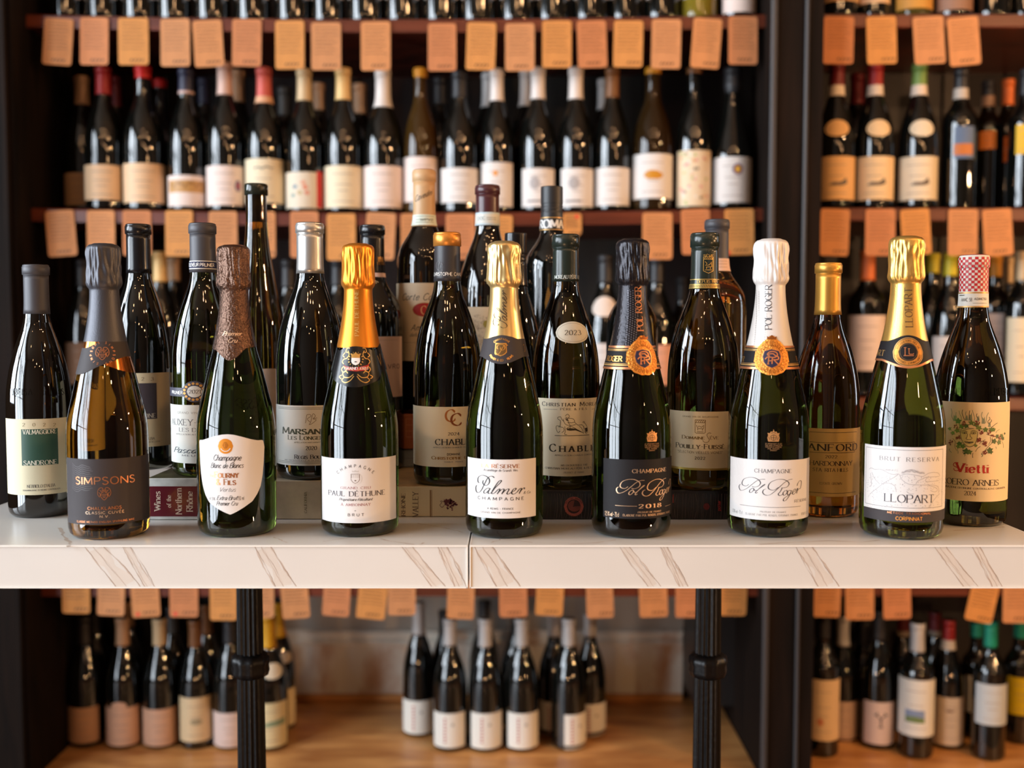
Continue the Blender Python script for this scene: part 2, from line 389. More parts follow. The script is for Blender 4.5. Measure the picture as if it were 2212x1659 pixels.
class Flat(Surf):
    def __init__(s, Y, origin):
        s.Y = Y; s.o = Vector(origin); s.off0 = .0001; s.offk = .00012; s.setup()
    def uv(s, px, py): p = at(px, py, s.Y); return p.x, p.z
    def ppm(s, v): return F / s.Y
    def ulen(s, v): return 1.0
    def pt(s, u, v, off): return (u - s.o.x, s.Y - off - s.o.y, v - s.o.z)

PROF = {
'champ': [(0, .80), (.004, .88), (.014, .955), (.035, .995), (.06, 1), (.33, 1), (.39, .985), (.448, .90), (.50, .81), (.555, .72), (.60, .63), (.65, .535), (.715, .44), (.76, .388), (.81, .352), (.843, .345), (.856, .405), (.868, .43), (.885, .418), (.93, .402), (.965, .415), (.985, .40), (.996, .33), (1, .22)],
'burg': [(0, .82), (.004, .89), (.014, .96), (.03, .995), (.05, 1), (.42, 1), (.48, .985), (.54, .935), (.60, .845), (.66, .71), (.71, .57), (.74, .475), (.77, .41), (.80, .378), (.86, .362), (1, .358)],
'bord': [(0, .84), (.004, .91), (.014, .97), (.03, 1), (.60, 1), (.64, .985), (.67, .93), (.695, .83), (.72, .66), (.74, .52), (.765, .425), (.79, .39), (.85, .378), (1, .37)],
'flute': [(0, .84), (.004, .91), (.02, .99), (.04, 1), (.30, 1), (.38, .975), (.46, .90), (.54, .78), (.62, .64), (.70, .51), (.78, .42), (.86, .375), (1, .36)]}
_SM = {}
def smooth_profile(kind, H, R):
    if kind not in _SM:
        P = PROF[kind]; f = mono([a for a, b in P], [b for a, b in P]); N = 800; raw = [f(i / N) for i in range(N + 1)]; hi = .835 if kind == 'champ' else .96
        for _ in range(3):
            o = raw[:]
            for i in range(N + 1):
                z = i / N; k = int(min(20, max(0, (z - .035) * N * .5), max(0, (hi - z) * N * .5)))
                if k: o[i] = sum(raw[i - k:i + k + 1]) / (2 * k + 1)
            raw = o
        _SM[kind] = raw
    T = _SM[kind]; N = len(T) - 1
    def f(z):
        t = min(max(z / H, 0), 1) * N; i = min(int(t), N - 1)
        return R * (T[i] + (T[i + 1] - T[i]) * (t - i))
    return f
class Bottle(Surf):
    def __init__(s, kind, cpx, cpy, z0, Y=None, base=None, wpx=None, R=None, glass=None, label='', group=None, H=None, name='wine_bottle', seg=72, cat='wine bottle', top=1.0):
        if Y is None:
            d = F * (HC - z0) / (base - 698.0)
            r0 = (wpx / 2 * d / F) if R is None else R
            Y = on_z(cpx, base, z0).y + .82 * r0 / math.sqrt(1 + ((cpx - CX) / F) ** 2)
        t = (cpx - CX) / F
        if R is None: R = wpx / 2 * Y / F / math.sqrt(1 + t * t)
        p = at(cpx, cpy, Y)
        s.X, s.Y, s.z0, s.R = p.x, Y, z0, R
        s.H = H if H else p.z - z0
        P = PROF[kind]
        s.rf = smooth_profile(kind, s.H, R)
        s.kind = kind; s.off0 = .00025; s.offk = .0001; s.setup(); s.seg = seg
        s.root = empty(name, (s.X, s.Y, z0), label, cat, group)
        ztop = {'champ': .85}.get(kind, top) * s.H
        zs = sorted(set([a * s.H for a, b in P if a * s.H < ztop] + [ztop * i / 52 for i in range(1, 53)]))
        prof = [(z, s.rf(z)) for z in zs]
        prof = [(.002, .35 * R)] + [(.0, .74 * R)] + prof[0:1] + prof[1:] if prof[0][0] == 0 else prof
        MB().lathe([(z + .0002, r) for z, r in prof], seg).build('glass', glass or G_BLACK, s.root, True)
        s.last = s.root
    def uv(s, px, py, off=0.0):
        d = ray(px, py); r = s.R * .8; z = s.H * .4
        a = d[0] ** 2 + d[1] ** 2; b = -2 * (d[0] * s.X + d[1] * s.Y)
        for i in range(24):
            c = s.X ** 2 + s.Y ** 2 - r * r; D = b * b - 4 * a * c
            t = (-b - math.sqrt(max(D, 0))) / (2 * a)
            z = HC + d[2] * t - s.z0
            r = .4 * r + .6 * (s.rf(z) + off)
        x, y = d[0] * t - s.X, d[1] * t - s.Y
        return math.atan2(x, -y), z
    def ppm(s, v): return F / (s.Y - s.rf(v) * .9)
    def ulen(s, v): return s.rf(v)
    def pt(s, u, v, off):
        r = s.rf(v) + off
        return (r * math.sin(u), -r * math.cos(u), v)
    def label(s, x0, x1, y0, y1, m, name='label', tops=None, bots=None, layer=0, wrap=None):
        """paper wrapped on the glass; y0, y1 are its edges where it faces the camera"""
        xm = (x0 + x1) / 2
        u0, _ = s.uv(x0, (y0 + y1) / 2); u1, _ = s.uv(x1, (y0 + y1) / 2)
        _, va = s.uv(xm, y0); _, vb = s.uv(xm, y1)
        if wrap: u0, u1 = wrap
        n = max(4, int((u1 - u0) / .06)); k = max(1, int(abs(va - vb) / .012)) + (6 if tops or bots else 0)
        V, Fc = [], []
        fl = mono(*zip(*tops)) if tops else None; fb = mono(*zip(*bots)) if bots else None
        pp = s.ppm(va)
        for i in range(n + 1):
            u = u0 + (u1 - u0) * i / n; w_ = (i / n)
            a_ = va - (fl(w_) / pp if fl else 0); b_ = vb - (fb(w_) / pp if fb else 0)
            for j in range(k + 1): V.append(s.pt(u, a_ + (b_ - a_) * j / k, s.off0 + s.offk * layer))
        for i in range(n):
            for j in range(k):
                q = i * (k + 1) + j; Fc.append((q, q + 1, q + k + 2, q + k + 1))
        o = mesh(name, V, Fc, m, s.root, True); s.last = o; s.pend = o
        return o
    def patch(s, cx, cy, poly, m, name='label', layer=0, step=3.0):
        """a paper of free outline, offsets in pixels"""
        uc, vc = s.uv(cx, cy); pp = s.ppm(vc); V, Fc = [], []
        for q in polyfill(poly, step):
            n = len(V)
            for p in q: V.append(s.pt(uc + p[0] / pp / s.rf(vc), vc - p[1] / pp, s.off0 + s.offk * layer))
            Fc.append((n, n + 1, n + 2, n + 3))
        o = mesh(name, V, Fc, m, s.root); s.last = o
        return o
    def band(s, y0, y1, m, name='neck_band', cx=None, top=None, bot=None, layer=0, thick=.0):
        """a ring right round the bottle; top/bot: list of (degrees from cx, pixels down)"""
        cx = cx if cx is not None else CX + F * s.X / s.Y
        uc, va = s.uv(cx, y0); _, vb = s.uv(cx, y1); pp = s.ppm(va)
        ft = mono([a for a, b in top], [b for a, b in top]) if top else (lambda a: 0)
        fb = mono([a for a, b in bot], [b for a, b in bot]) if bot else (lambda a: 0)
        n = 96 if (top or bot) else 48; k = max(2, int(abs(va - vb) / .002)); V, Fc = [], []
        k = min(k, 14)
        for i in range(n):
            a = 360 * i / n - 180
            u = uc + math.radians(a); t_, b_ = va - ft(a) / pp, vb - fb(a) / pp
            for j in range(k + 1): V.append(s.pt(u, t_ + (b_ - t_) * j / k, s.off0 + s.offk * layer + thick))
        for i in range(n):
            for j in range(k):
                q, r = i * (k + 1) + j, ((i + 1) % n) * (k + 1) + j; Fc.append((q, q + 1, r + 1, r))
        o = mesh(name, V, Fc, m, s.root, True); s.last = o
        return o
    def foil(s, yb, m, name='foil_capsule', bot=None, cx=None, crinkle=.0011, topmat=None, seed=0, pleats=9):
        cx = cx if cx is not None else CX + F * s.X / s.Y
        uc, vb = s.uv(cx, yb); pp = s.ppm(vb); fb = mono([a for a, b in bot], [b for a, b in bot]) if bot else (lambda a: 0)
        rnd = random.Random(seed); ph = [rnd.uniform(0, 6.28) for _ in range(6)]; n, k = 150, 74; V, Fc = [], []
        folds = [(rnd.uniform(-PI, PI), rnd.uniform(.5, 1.1), rnd.uniform(-.5, .5)) for _ in range(4)]
        for i in range(n):
            a = 360 * i / n - 180; u = math.radians(a); zb = vb - fb(a) / pp
            for j in range(k + 1):
                z = zb + (s.H - zb) * (j / k) ** .85; f = z / s.H
                r = s.rf(z) + .0006
                wgt = max(0, min(1, (f - .848) / .014)) * max(0, min(1, (.992 - f) / .02))
                w1 = u + .16 * math.sin(3 * u + ph[5]) + .03 * math.sin(40 * f + 5 * u)
                c = 1 - 2 * abs(math.sin(.5 * pleats * w1 + ph[0])) ** .6 + .55 * math.sin((pleats + 5) * w1 + ph[2] + 5 * math.sin(22 * f + ph[1])) + .5 * math.sin(27 * w1 + ph[3] + 18 * f)
                c = c - .5 * abs(math.sin(2.5 * w1 + ph[4] + 3 * f))
                r += crinkle * c * wgt * .62
                for (fa, fw, sl) in folds:      # long lap folds of the foil
                    dd = (u - fa - sl * (f - .7) + PI) % (2 * PI) - PI
                    lo = max(0, min(1, (.9 - f) / .1))
                    r += min(1, max(0, z - zb) / .035) * .00045 * fw * math.exp(-(dd / .035) ** 2) * (.35 + .65 * wgt) * (1 if f > .66 else 0.5)
                if topmat is not None and f > .97: pass
                V.append((r * math.sin(u + uc), -r * math.cos(u + uc), z))
        for i in range(n):
            for j in range(k):
                q, r = i * (k + 1) + j, ((i + 1) % n) * (k + 1) + j; Fc.append((q, q + 1, r + 1, r)[::-1])
        o = mesh(name, V, Fc, m, s.root, True); s.last = o
        rt = s.rf(s.H)
        MB().lathe([(s.H - .0022, rt + .004), (s.H - .0008, rt + .0030), (s.H + .0003, rt + .001), (s.H + .0008, rt * .5), (s.H + .0009, .0005)], 40).build('foil_top', topmat or m, s.root, True)
        return o
    def capsule(s, yb, m, lip=True, topmat=None, name='capsule', ridges=0, gap=0.0, lipmat=None, ylip=None, seg=48):
        cx = CX + F * s.X / s.Y
        _, vb = s.uv(cx, yb); H = s.H
        rn = lambda z: s.rf(z) + .0007
        lh = .012 if lip else 0
        zl = H - lh - .001
        if ylip: _, zl = s.uv(cx, ylip)
        pr = [(vb, rn(vb) - .0003)] + [(vb + (zl - vb) * i / 8, rn(vb + (zl - vb) * i / 8)) for i in range(9)]
        if ridges:
            pr = [(vb, rn(vb))]
            N = 40
            for i in range(N + 1):
                z = vb + (H - .001 - vb) * i / N; f = (z - vb) / (H - vb)
                dip = .0008 if (abs(f - .45) < .02 or abs(f - .53) < .015 or abs(f - .60) < .015) else 0
                pr.append((z, rn(z) + .0005 - dip))
            pr += [(H, rn(H) + .0002), (H + .0003, rn(H) * .8), (H + .0003, .0005)]
            o = MB().lathe(pr, seg, cap=False).build(name, m, s.root, True); s.last = o
            return o
        r1 = rn(zl)
        lipp = [(zl, r1), (zl + .0006, r1 + .0013), (H - .003, r1 + .0014), (H - .0022, r1 + .0006), (H - .0016, r1 + .0006), (H - .0008, r1 + .0007), (H, r1 - .0008), (H + .0002, r1 * .8), (H - .0004, .0004)] if lip else [(H - .001, r1 + .0004), (H, r1 - .001), (H + .0001, r1 * .6), (H, .0004)]
        if lipmat:
            MB().lathe(lipp, seg, cap=False).build('capsule_top_ring', lipmat, s.root, True)
        else: pr += lipp
        o = MB().lathe(pr, seg, cap=False).build(name, m, s.root, True); s.last = o
        if topmat: MB().lathe([(H + .0002, r1 * .92), (H + .0006, r1 * .9), (H + .0007, .0004)], 32, cap=False).build('capsule_top_disc', topmat, s.root, True)
        return o
    def done(s): s.flush(s.last)

# ================================================================ the room (walls, floor, ceiling, windows)
def struct(name, mb, m, parent=None):
    o = mb.build(name, m, parent)
    if parent is None: o['kind'] = 'structure'
    return o
M_WALL = mat('plaster_dark', (74, 62, 52), rough=.8)
M_CEIL = mat('ceiling_paint', (120, 104, 88), rough=.8)
M_FLOOR = grain('floor_oak', (70, 42, 24), (110, 70, 42), (12, 1, 1), .4)
struct('floor', MB().box(-2.7, 3.3, -2.6, 3.1, -.06, 0), M_FLOOR)
struct('ceiling', MB().box(-2.7, 3.3, -2.6, 3.1, 3.0, 3.06), M_CEIL)
struct('wall_front', MB().box(-2.7, 3.3, -2.68, -2.6, 0, 3.0), M_WALL)
struct('wall_back', MB().box(-2.7, 3.3, 3.02, 3.1, 0, 3.0), M_WALL)
def wall_with_openings(name, x0, x1, ops):
    mb = MB(); y = -2.6
    for (a, b, z0, z1) in ops:
        mb.box(x0, x1, y, a, 0, 3.0); mb.box(x0, x1, a, b, 0, z0); mb.box(x0, x1, a, b, z1, 3.0); y = b
    mb.box(x0, x1, y, 3.02, 0, 3.0)
    return struct(name, mb, M_WALL)
wall_with_openings('wall_left', -2.7, -2.6, [(-2.1, .35, .12, 2.75), (.52, 1.4, .8, 2.6)])
wall_with_openings('wall_right', 3.2, 3.3, [(1.95, 2.45, .7, 2.3)])
M_FRAME = mat('window_frame_black', (22, 22, 24), rough=.4)
def window(name, x, a, b, z0, z1, nv, nh):
    mb = MB()
    mb.box(x, x + .06, a, a + .05, z0, z1).box(x, x + .06, b - .05, b, z0, z1).box(x, x + .06, a, b, z0, z0 + .06).box(x, x + .06, a, b, z1 - .05, z1)
    o = struct(name, mb, M_FRAME)
    for i in range(1, nv):
        y = a + (b - a) * i / nv; MB().box(x + .01, x + .05, y - .014, y + .014, z0, z1).build('glazing_bar', M_FRAME, o)
    for i in range(1, nh):
        z = z0 + (z1 - z0) * i / nh; MB().box(x + .01, x + .05, a, b, z - .012, z + .012).build('glazing_bar', M_FRAME, o)
window('window_1', -2.68, -2.1, .35, .12, 2.75, 4, 3)
window('window_2', -2.68, .52, 1.4, .8, 2.6, 2, 2)
window('window_3', 3.22, 1.95, 2.45, .7, 2.3, 2, 2)
# bare street trees outside, seen only mirrored in the glass
M_BARK = mat('bark', (40, 34, 30), rough=.9)
def bare_tree(x, y, h, seed, label):
    rnd = random.Random(seed); t = empty('street_tree', (x, y, 0), label, 'tree')
    mb = MB()
    def limb(p, d, l, r, dep):
        q = p + d * l; up = Vector((0, 0, 1)) if abs(d.z) < .9 else Vector((1, 0, 0))
        a = d.cross(up).normalized(); b = d.cross(a); n = len(mb.v)
        for (c, rr) in ((p, r), (q, r * .65)):
            for i in range(5): mb.v.append(c + (a * math.cos(i * PI * .4) + b * math.sin(i * PI * .4)) * rr)
        for i in range(5): mb.f.append((n + i, n + (i + 1) % 5, n + 5 + (i + 1) % 5, n + 5 + i))
        if dep:
            for k in range(3 if dep > 1 else 2):
                nd = (d + Vector((rnd.uniform(-.12, .12), rnd.uniform(-.8, .8), rnd.uniform(-.1, .7)))).normalized()
                limb(p + d * l * rnd.uniform(.55, 1), nd, l * rnd.uniform(.55, .8), r * .55, dep - 1)
    limb(Vector((0, 0, 0)), Vector((0, .05, 1)).normalized(), h * .45, .045, 4)
    mb.build('trunk', M_BARK, t)
bare_tree(-2.83, -1.1, 2.5, 3, 'bare street tree outside the tall front window')
bare_tree(-2.83, .7, 2.4, 8, 'bare street tree outside the side window')

# pendant lamps (in front of the shelves, above and behind the camera), plus low bulbs added as fill
def pendant(x, y, z, power, label):  # also builds the added low fill bulbs
    t = empty('pendant_or_fill_lamp', (x, y, z), label, 'lamp', 'pendant lamps over the room')
    MB().lathe([(.05, .002), (3.0 - z, .002)], 8).build('cord', M_FRAME, t)
    MB().lathe([(.03, .016), (.05, .018), (.085, .014), (.10, .003)], 16).build('socket', M_FRAME, t)
    d = bpy.data.lights.new('bulb_light', 'POINT'); d.energy = power; d.color = WARM; d.shadow_soft_size = .02
    o = bpy.data.objects.new('bulb_light', d); COL.objects.link(o); o.parent = t; o.location = (0, 0, 0)
for i, (x, y, z, p_) in enumerate([(-.9, -.35, 2.30, 2.5), (-.45, -.2, 2.45, 2.5), (0, -.1, 2.35, 2.5), (.45, -.15, 2.5, 2.5), (.9, -.2, 2.35, 3), (1.35, .0, 2.45, 6),
                                  (.2, -1.2, 2.2, 3), (.7, -1.0, 2.1, 3), (1.2, -.8, 2.0, 5), (1.75, .55, 1.95, 20), (2.1, 1.1, 1.5, 42), (2.2, -.3, 1.5, 8), (1.75, .75, .95, 34), (1.3, .3, .42, 9), (-.2, .35, .3, 7),  # the lowest of these are unseen fill, added to brighten the wainscot
                                  (-.7, .1, 2.55, 1.5), (-.2, .2, 2.6, 1.5), (.3, .25, 2.6, 1.5), (.8, .3, 2.55, 2), (1.2, .5, 2.3, 5), (-1.1, -.9, 2.5, 1.5), (-.5, -1.5, 2.4, 1.5), (1.9, -1.4, 2.0, 4), (.0, -1.9, 2.3, 1.5)]):
    pendant(x, y, z, p_, 'small warm bulb on a black cord, for room pendants and added low fill alike')

# ================================================================ wall shelving
ZS = [1.635, 1.239, .843, .447, .05]
YF = 2.19; YB = 2.60
M_SHELF = grain('shelf_mahogany', (80, 32, 18), (112, 50, 30), (1, 14, 14), .35)
M_POST = grain('post_dark_oak', (14, 10, 8), (32, 21, 15), (14, 14, 1), .75)
M_BEAD = mat('bead_grey', (62, 58, 58), rough=.5)
M_OAK = grain('plinth_honey_oak', (184, 118, 62), (236, 172, 104), (2.0, 9, 9), .35)
unit = empty('wall_shelving', (0, 2.4, 0), 'tall dark-stained timber wine shelving across the back wall, red-brown shelf edges', 'shelving')
def up(name, mb, m): return mb.build(name, m, unit, loc=(0, -2.4, 0))
xL, xM0, xM1, xR = -1.0, .522, .622, 1.42
up('upright', MB().box(-1.36, xL, YF - .07, YB, 0, 2.6), M_POST)
up('upright_bead', MB().box(xL - .018, xL - .006, YF - .082, YF - .07, 0, 2.6, .003), M_POST)
up('upright', MB().box(xM0, xM1, YF - .07, YB, 0, 2.6), M_POST)
up('upright_bead', MB().box(xM0 - .006, xM0 + .006, YF - .08, YF - .066, 0, 2.6, .003), M_BEAD)
up('upright_bead', MB().box(xM0 + .062, xM0 + .070, YF - .078, YF - .069, 0, 2.6, .003), M_BEAD)
up('upright', MB().box(xR, 1.6, YF - .07, YB, 0, 2.6), M_POST)
def sag(x, z):
    if x > xM0 or z < 1.0: return 0.0
    t = (x - (xL + xM0) / 2) / ((xM0 - xL) / 2)
    return -.010 * (1 - t * t)
for zi, z in enumerate(ZS[:4] + [2.03]):
    mb = MB(); N = 16
    for k in range(N + 1):
        x = xL + (xM0 - xL) * k / N; s_ = sag(x, z)
        for (y, zz) in ((YF, z - .027), (YF, z - .003), (YF + .003, z), (YB, z), (YB, z - .027)): mb.v.append((x, y, zz + s_))
    for k in range(N):
        for j in range(5): a, b = k * 5 + j, k * 5 + (j + 1) % 5; mb.f.append((a, a + 5, b + 5, b))
    up('shelf_board', mb, M_SHELF)
    up('shelf_board', MB().box(xM1, xR, YF, YB, z - .027, z, .002), M_SHELF)
up('plinth_board', MB().box(xL, xM0, YF - .06, YB, 0, ZS[4], .003), M_OAK)
up('plinth_board', MB().box(xM1, xR, YF - .06, YB, 0, ZS[4], .003), M_OAK)
# back boards
def board(x0, x1, z0, z1, rgb, y=YB - .012):
    up('back_board', MB().box(x0 + .002, x1 - .002, y, YB, z0, z1, .002), grain('board_%d_%d_%d' % rgb, tuple(int(c * .75) for c in rgb), rgb, (14, 14, 1), .5) if 'board_%d_%d_%d' % rgb not in MATS else MATS['board_%d_%d_%d' % rgb])
rb = random.Random(4)
x = xL
while x < xR - .05:
    wdt = rb.uniform(.14, .2); x1 = min(x + wdt, xR)
    if not (xM0 - .05 < x < xM1 - .02):
        c = (58, 53, 48) if -.17 < x < .22 else rb.choice([(46, 22, 14), (36, 18, 12), (40, 24, 17)])
        board(x, x1, .86, 2.55, c)
        board(x, x1, .46, .84, (40, 28, 22))
    x = x1
# lower back: worn pale wainscot in the middle, dark boards at its sides
def worn(name):
    m = bpy.data.materials.new(name); m.use_nodes = True; nt = m.node_tree; b = nt.nodes['Principled BSDF']
    tc = nt.nodes.new('ShaderNodeTexCoord'); n = nt.nodes.new('ShaderNodeTexNoise'); n.inputs['Scale'].default_value = 7; n.inputs['Detail'].default_value = 6
    mp = nt.nodes.new('ShaderNodeMapping'); mp.inputs['Scale'].default_value = (1.6, 1, .7)
    r = nt.nodes.new('ShaderNodeValToRGB'); e = r.color_ramp.elements
    e[0].position = .32; e[0].color = (*s2l((196, 150, 112)), 1); e[1].position = .47; e[1].color = (*s2l((240, 234, 222)), 1)
    nt.links.new(tc.outputs['Object'], mp.inputs[0]); nt.links.new(mp.outputs[0], n.inputs['Vector']); nt.links.new(n.outputs['Fac'], r.inputs[0]); nt.links.new(r.outputs[0], b.inputs['Base Color'])
    b.inputs['Roughness'].default_value = .45; MATS[name] = m
    return m
M_WORN = worn('worn_white_paint')
M_DKB = mat('dark_board_low', (34, 32, 32), rough=.4)
wx0, wx1 = -.58, .43
up('wainscot_panel', MB().box(wx0, wx1, YB - .012, YB, .05, .195), M_WORN)
up('wainscot_rail', MB().box(wx0, wx1, YB - .030, YB, .195, .207, .004).box(wx0, wx1, YB - .022, YB, .207, .222, .003).box(wx0, wx1, YB - .034, YB, .222, .232, .004), M_WORN)
up('wainscot_panel', MB().box(wx0, wx1, YB - .014, YB, .232, .44), mat('grey_board_low', (176, 166, 154), rough=.5))
up('wainscot_foot', MB().box(wx0, wx1, YB - .026, YB, .05, .066, .003), M_OAK)
up('back_board', MB().box(xL, wx0, YB - .014, YB, .05, .44), M_DKB)
up('back_board', MB().box(wx1, xM0, YB - .19, YB, .10, .36), M_DKB)
up('back_board', MB().box(xM1, xR, YB - .014, YB, .05, .44), M_DKB)

# ================================================================ marble-look tables
M_EDGE = mat('tile_edge_white', (236, 233, 226), rough=.3)
M_IRON = mat('cast_iron_black', (11, 10, 10), rough=.38, bump=.25, bscale=160, spec=.3)
M_MARBLE = mat('marble_look_tile', (217, 214, 208), rough=.28, spec=.4, var=.035, vscale=7)
V_SOFT = mat('vein_soft', (214, 206, 196), rough=.28, var=.06, vscale=40); V_MID = mat('vein_mid', (196, 180, 166), rough=.3, var=.12, vscale=60); V_DARK = mat('vein_dark', (158, 134, 118), rough=.3, var=.2, vscale=80)
TZ = .76; TT = .047; YT0, YT1 = 1.117, 1.720
def pedestal_table(x0, x1, legx, label):
    t = empty('pedestal_table', (legx, (YT0 + YT1) / 2, 0), label, 'table')
    ox, oy = legx, (YT0 + YT1) / 2
    def part(name, mb, m, sm=False): return mb.build(name, m, t, sm, loc=(-ox, -oy, 0))
    part('tabletop', MB().box(x0 + .001, x1 - .001, YT0 + .0012, YT1, TZ - TT + .001, TZ, .0004), M_MARBLE)
    part('edge_trim', MB().box(x0 + .0008, x1 - .0008, YT0 - .0004, YT0 + .0025, TZ - .0016, TZ + .0003), M_EDGE)
    part('edge_trim', MB().box(x0 + .0008, x1 - .0008, YT0 - .0002, YT0 + .0025, TZ - TT, TZ - TT + .0014), M_EDGE)
    part('edge_trim', MB().box(x0 + .0002, x0 + .0016, YT0 - .0002, YT1, TZ - TT, TZ + .0002), M_EDGE)
    part('edge_trim', MB().box(x1 - .0016, x1 - .0002, YT0 - .0002, YT1, TZ - TT, TZ + .0002), M_EDGE)
    c = MB().lathe([(.10, .0215), (.30, .0200), (.5, .0185), (.70, .0172)], 144, ox, oy, flute=.13, nf=16)
    part('column', c, M_IRON, False)
    part('collar', MB().lathe([(.512, .018), (.515, .0245), (.522, .0265), (.529, .0255), (.534, .0272), (.541, .0262), (.546, .019)], 96, ox, oy, flute=.05, nf=10), M_IRON, True)
    part('top_plate', MB().lathe([(.698, .03), (.704, .05), (.7128, .09)], 32, ox, oy), M_IRON)
    part('foot', MB().lathe([(.0, .19), (.012, .19), (.02, .17), (.035, .08), (.06, .04), (.10, .028), (.105, .022)], 48, ox, oy), M_IRON)
    return t

VEINS = {}
def jag(pts, rn, amp, n=7):
    out = []
    for a, b in zip(pts[:-1], pts[1:]):
        for i in range(n):
            t = i / n; out.append((a[0] + (b[0] - a[0]) * t + rn.uniform(-amp, amp), a[1] + (b[1] - a[1]) * t))
    return out + [pts[-1]]
def tabletop_veins(t, x0, x1, fronts, tops):
    rn = random.Random(int(x0 * 100)); f = Flat(YT0 + .0012, t.location); f.off0 = .00003; f.offk = .00003
    zt, zb = TZ - .0018, TZ - TT + .0016
    cl = lambda q: [[(u, min(zt, max(zb, v))) for u, v in qq] for qq in q]
    for (pa, pb, wa, wb) in fronts:                      # a vein runs down the front face from pixel pa to pb
        xa, xb = at(pa, 1183, YT0).x, at(pb, 1277, YT0).x
        ln = lambda o, w: jag([(xa + o, zt), ((xa + xb) / 2 + o * 1.2 + rn.uniform(-.002, .002), (zt + zb) / 2), (xb + o * 1.3, zb)], rn, w)
        q = []; ribbon(ln((wa) * .5, .0009), lambda a, tt: wa * 1.0 * (.75 + .25 * math.sin(9 * tt)), q); f.put(cl(q), V_SOFT, 'vein', 1)
        for k in range(3):
            q = []; o = wa * (0, 1, .45)[k] + rn.uniform(-.001, .001); w_ = (.0012, .0015, .0007)[k] * wb
            ribbon(ln(o, .0006), lambda a, tt: w_ * (.2 + 1.0 * abs(math.sin(5 * tt + k * 2))), q); f.put(cl(q), V_MID, 'vein', 2)
            q = []; ribbon(ln(o + .0004, .0005), lambda a, tt: w_ * .42 * abs(math.sin(4 * tt + k + 1)), q); f.put(cl(q), V_DARK, 'vein', 3)
        f.flush(t)
    V, q = [], []
    for (pts, w_) in tops:                               # veins on the upper face, pixel paths
        P = [on_z(px, py, TZ) for px, py in pts]; P = jag([(p.x, p.y) for p in P], rn, .0015)
        ribbon(crom(P, 3), lambda a, tt: w_ * (.3 + .8 * abs(math.sin(7 * tt + 1))), q)
    mesh('vein', [(p_[0] - t.location.x, p_[1] - t.location.y, TZ + .00005) for qq in q for p_ in qq], [(4 * i, 4 * i + 1, 4 * i + 2, 4 * i + 3) for i in range(len(q))], V_MID, t)
t1 = pedestal_table(-.676, -.0475, -.3615, 'left white marble-look table top on a fluted black iron leg')
tabletop_veins(t1, -.676, -.0475, [(183, 250, .021, .9), (262, 310, .008, .7), (548, 592, .018, 1.1), (866, 930, .012, .8), (944, 980, .010, 1.0)],
    [([(128, 1140), (140, 1160), (152, 1172), (150, 1181)], .004), ([(590, 1160), (620, 1172)], .002), ([(820, 1164), (850, 1170), (905, 1178), (915, 1172)], .0025), ([(700, 1170), (760, 1160)], .0015), ([(900, 1130), (960, 1140), (1000, 1150)], .002)])
t2 = pedestal_table(-.0462, .590, .2705, 'right white marble-look table top on a fluted black iron leg')
tabletop_veins(t2, -.0462, .59, [(1022, 1070, .020, 1.2), (1338, 1400, .010, .6), (1425, 1466, .008, .9), (1718, 1765, .018, 1.0), (2018, 2080, .012, .7), (2102, 2145, .008, .9)],
    [([(1062, 1172), (1085, 1164), (1150, 1172)], .002), ([(1230, 1176), (1290, 1172), (1330, 1166)], .002), ([(1640, 1176), (1700, 1172), (1790, 1168), (1860, 1171), (1900, 1167)], .003), ([(2060, 1146), (2120, 1142), (2170, 1138)], .003), ([(1480, 1150), (1540, 1158), (1580, 1150)], .0015)])

# ================================================================ books that raise the rear bottles
def book(x0, x1, y_front, zb, zt, depth, cover, label, px=True, pages=(226, 214, 190), spine=None):
    X0 = at(x0, 1080, y_front).x; X1 = at(x1, 1080, y_front).x
    t = empty('book', ((X0 + X1) / 2, y_front, zb), label, 'book')
    o = t.location
    loc = (-o.x, -o.y, -o.z)
    c = .0025
    MB().box(X0, X1, y_front + c, y_front + depth, zb + .0006, zb + c, .0004).build('back_cover', cover, t, loc=loc)
    MB().box(X0, X1, y_front + c, y_front + depth, zt - c, zt - .0002, .0004).build('front_cover', cover, t, loc=loc)
    MB().box(X0 + .0002, X1 - .0002, y_front, y_front + c, zb + .0006, zt - .0002, .0006).build('spine', spine or cover, t, loc=loc)
    mbp = MB().box(X0 + .004, X1 - .004, y_front + c, y_front + depth - .004, zb + c, zt - c)
    mbp.build('pages', paper(pages), t, loc=loc)
    f = Flat(y_front, o); f.root = t
    return f
def zpx(py, Y): return at(CX, py, Y).z
K_MARB = mat('cover_marbled_white', (200, 202, 198), rough=.35, var=.3, vscale=40)
K_MARO = mat('cover_maroon', (98, 26, 38), rough=.3)
K_OLIVE = mat('cover_olive_photo', (92, 88, 64), rough=.3, var=.6, vscale=30)
K_BEIGE = mat('cover_stone_photo', (208, 194, 168), rough=.5, var=.35, vscale=22)
K_CREAM = mat('cover_cream', (226, 210, 172), rough=.4)
K_TAN = mat('cover_tan', (214, 184, 136), rough=.45, var=.25, vscale=30)
K_DARK = mat('cover_dark_wood', (34, 26, 26), rough=.25)
K_TERRA = mat('cover_terracotta', (176, 96, 58), rough=.5)
K_GREY = mat('cover_grey_white', (150, 156, 162), rough=.4)
z1 = .8115; Yk1 = 1.262
b1 = book(318, 470, Yk1, TZ, z1, .24, K_OLIVE, 'thick wine book with maroon spine band and marbled white borders', spine=K_MARB)
b1.put([((at(a, 1080, Yk1).x, zpx(1050.5, Yk1)), (at(b, 1080, Yk1).x, zpx(1050.5, Yk1)), (at(b, 1080, Yk1).x, zpx(1115.5, Yk1)), (at(a, 1080, Yk1).x, zpx(1115.5, Yk1))) for a, b in ((318.4, 469.6),)], K_MARO, 'spine_band', 1)
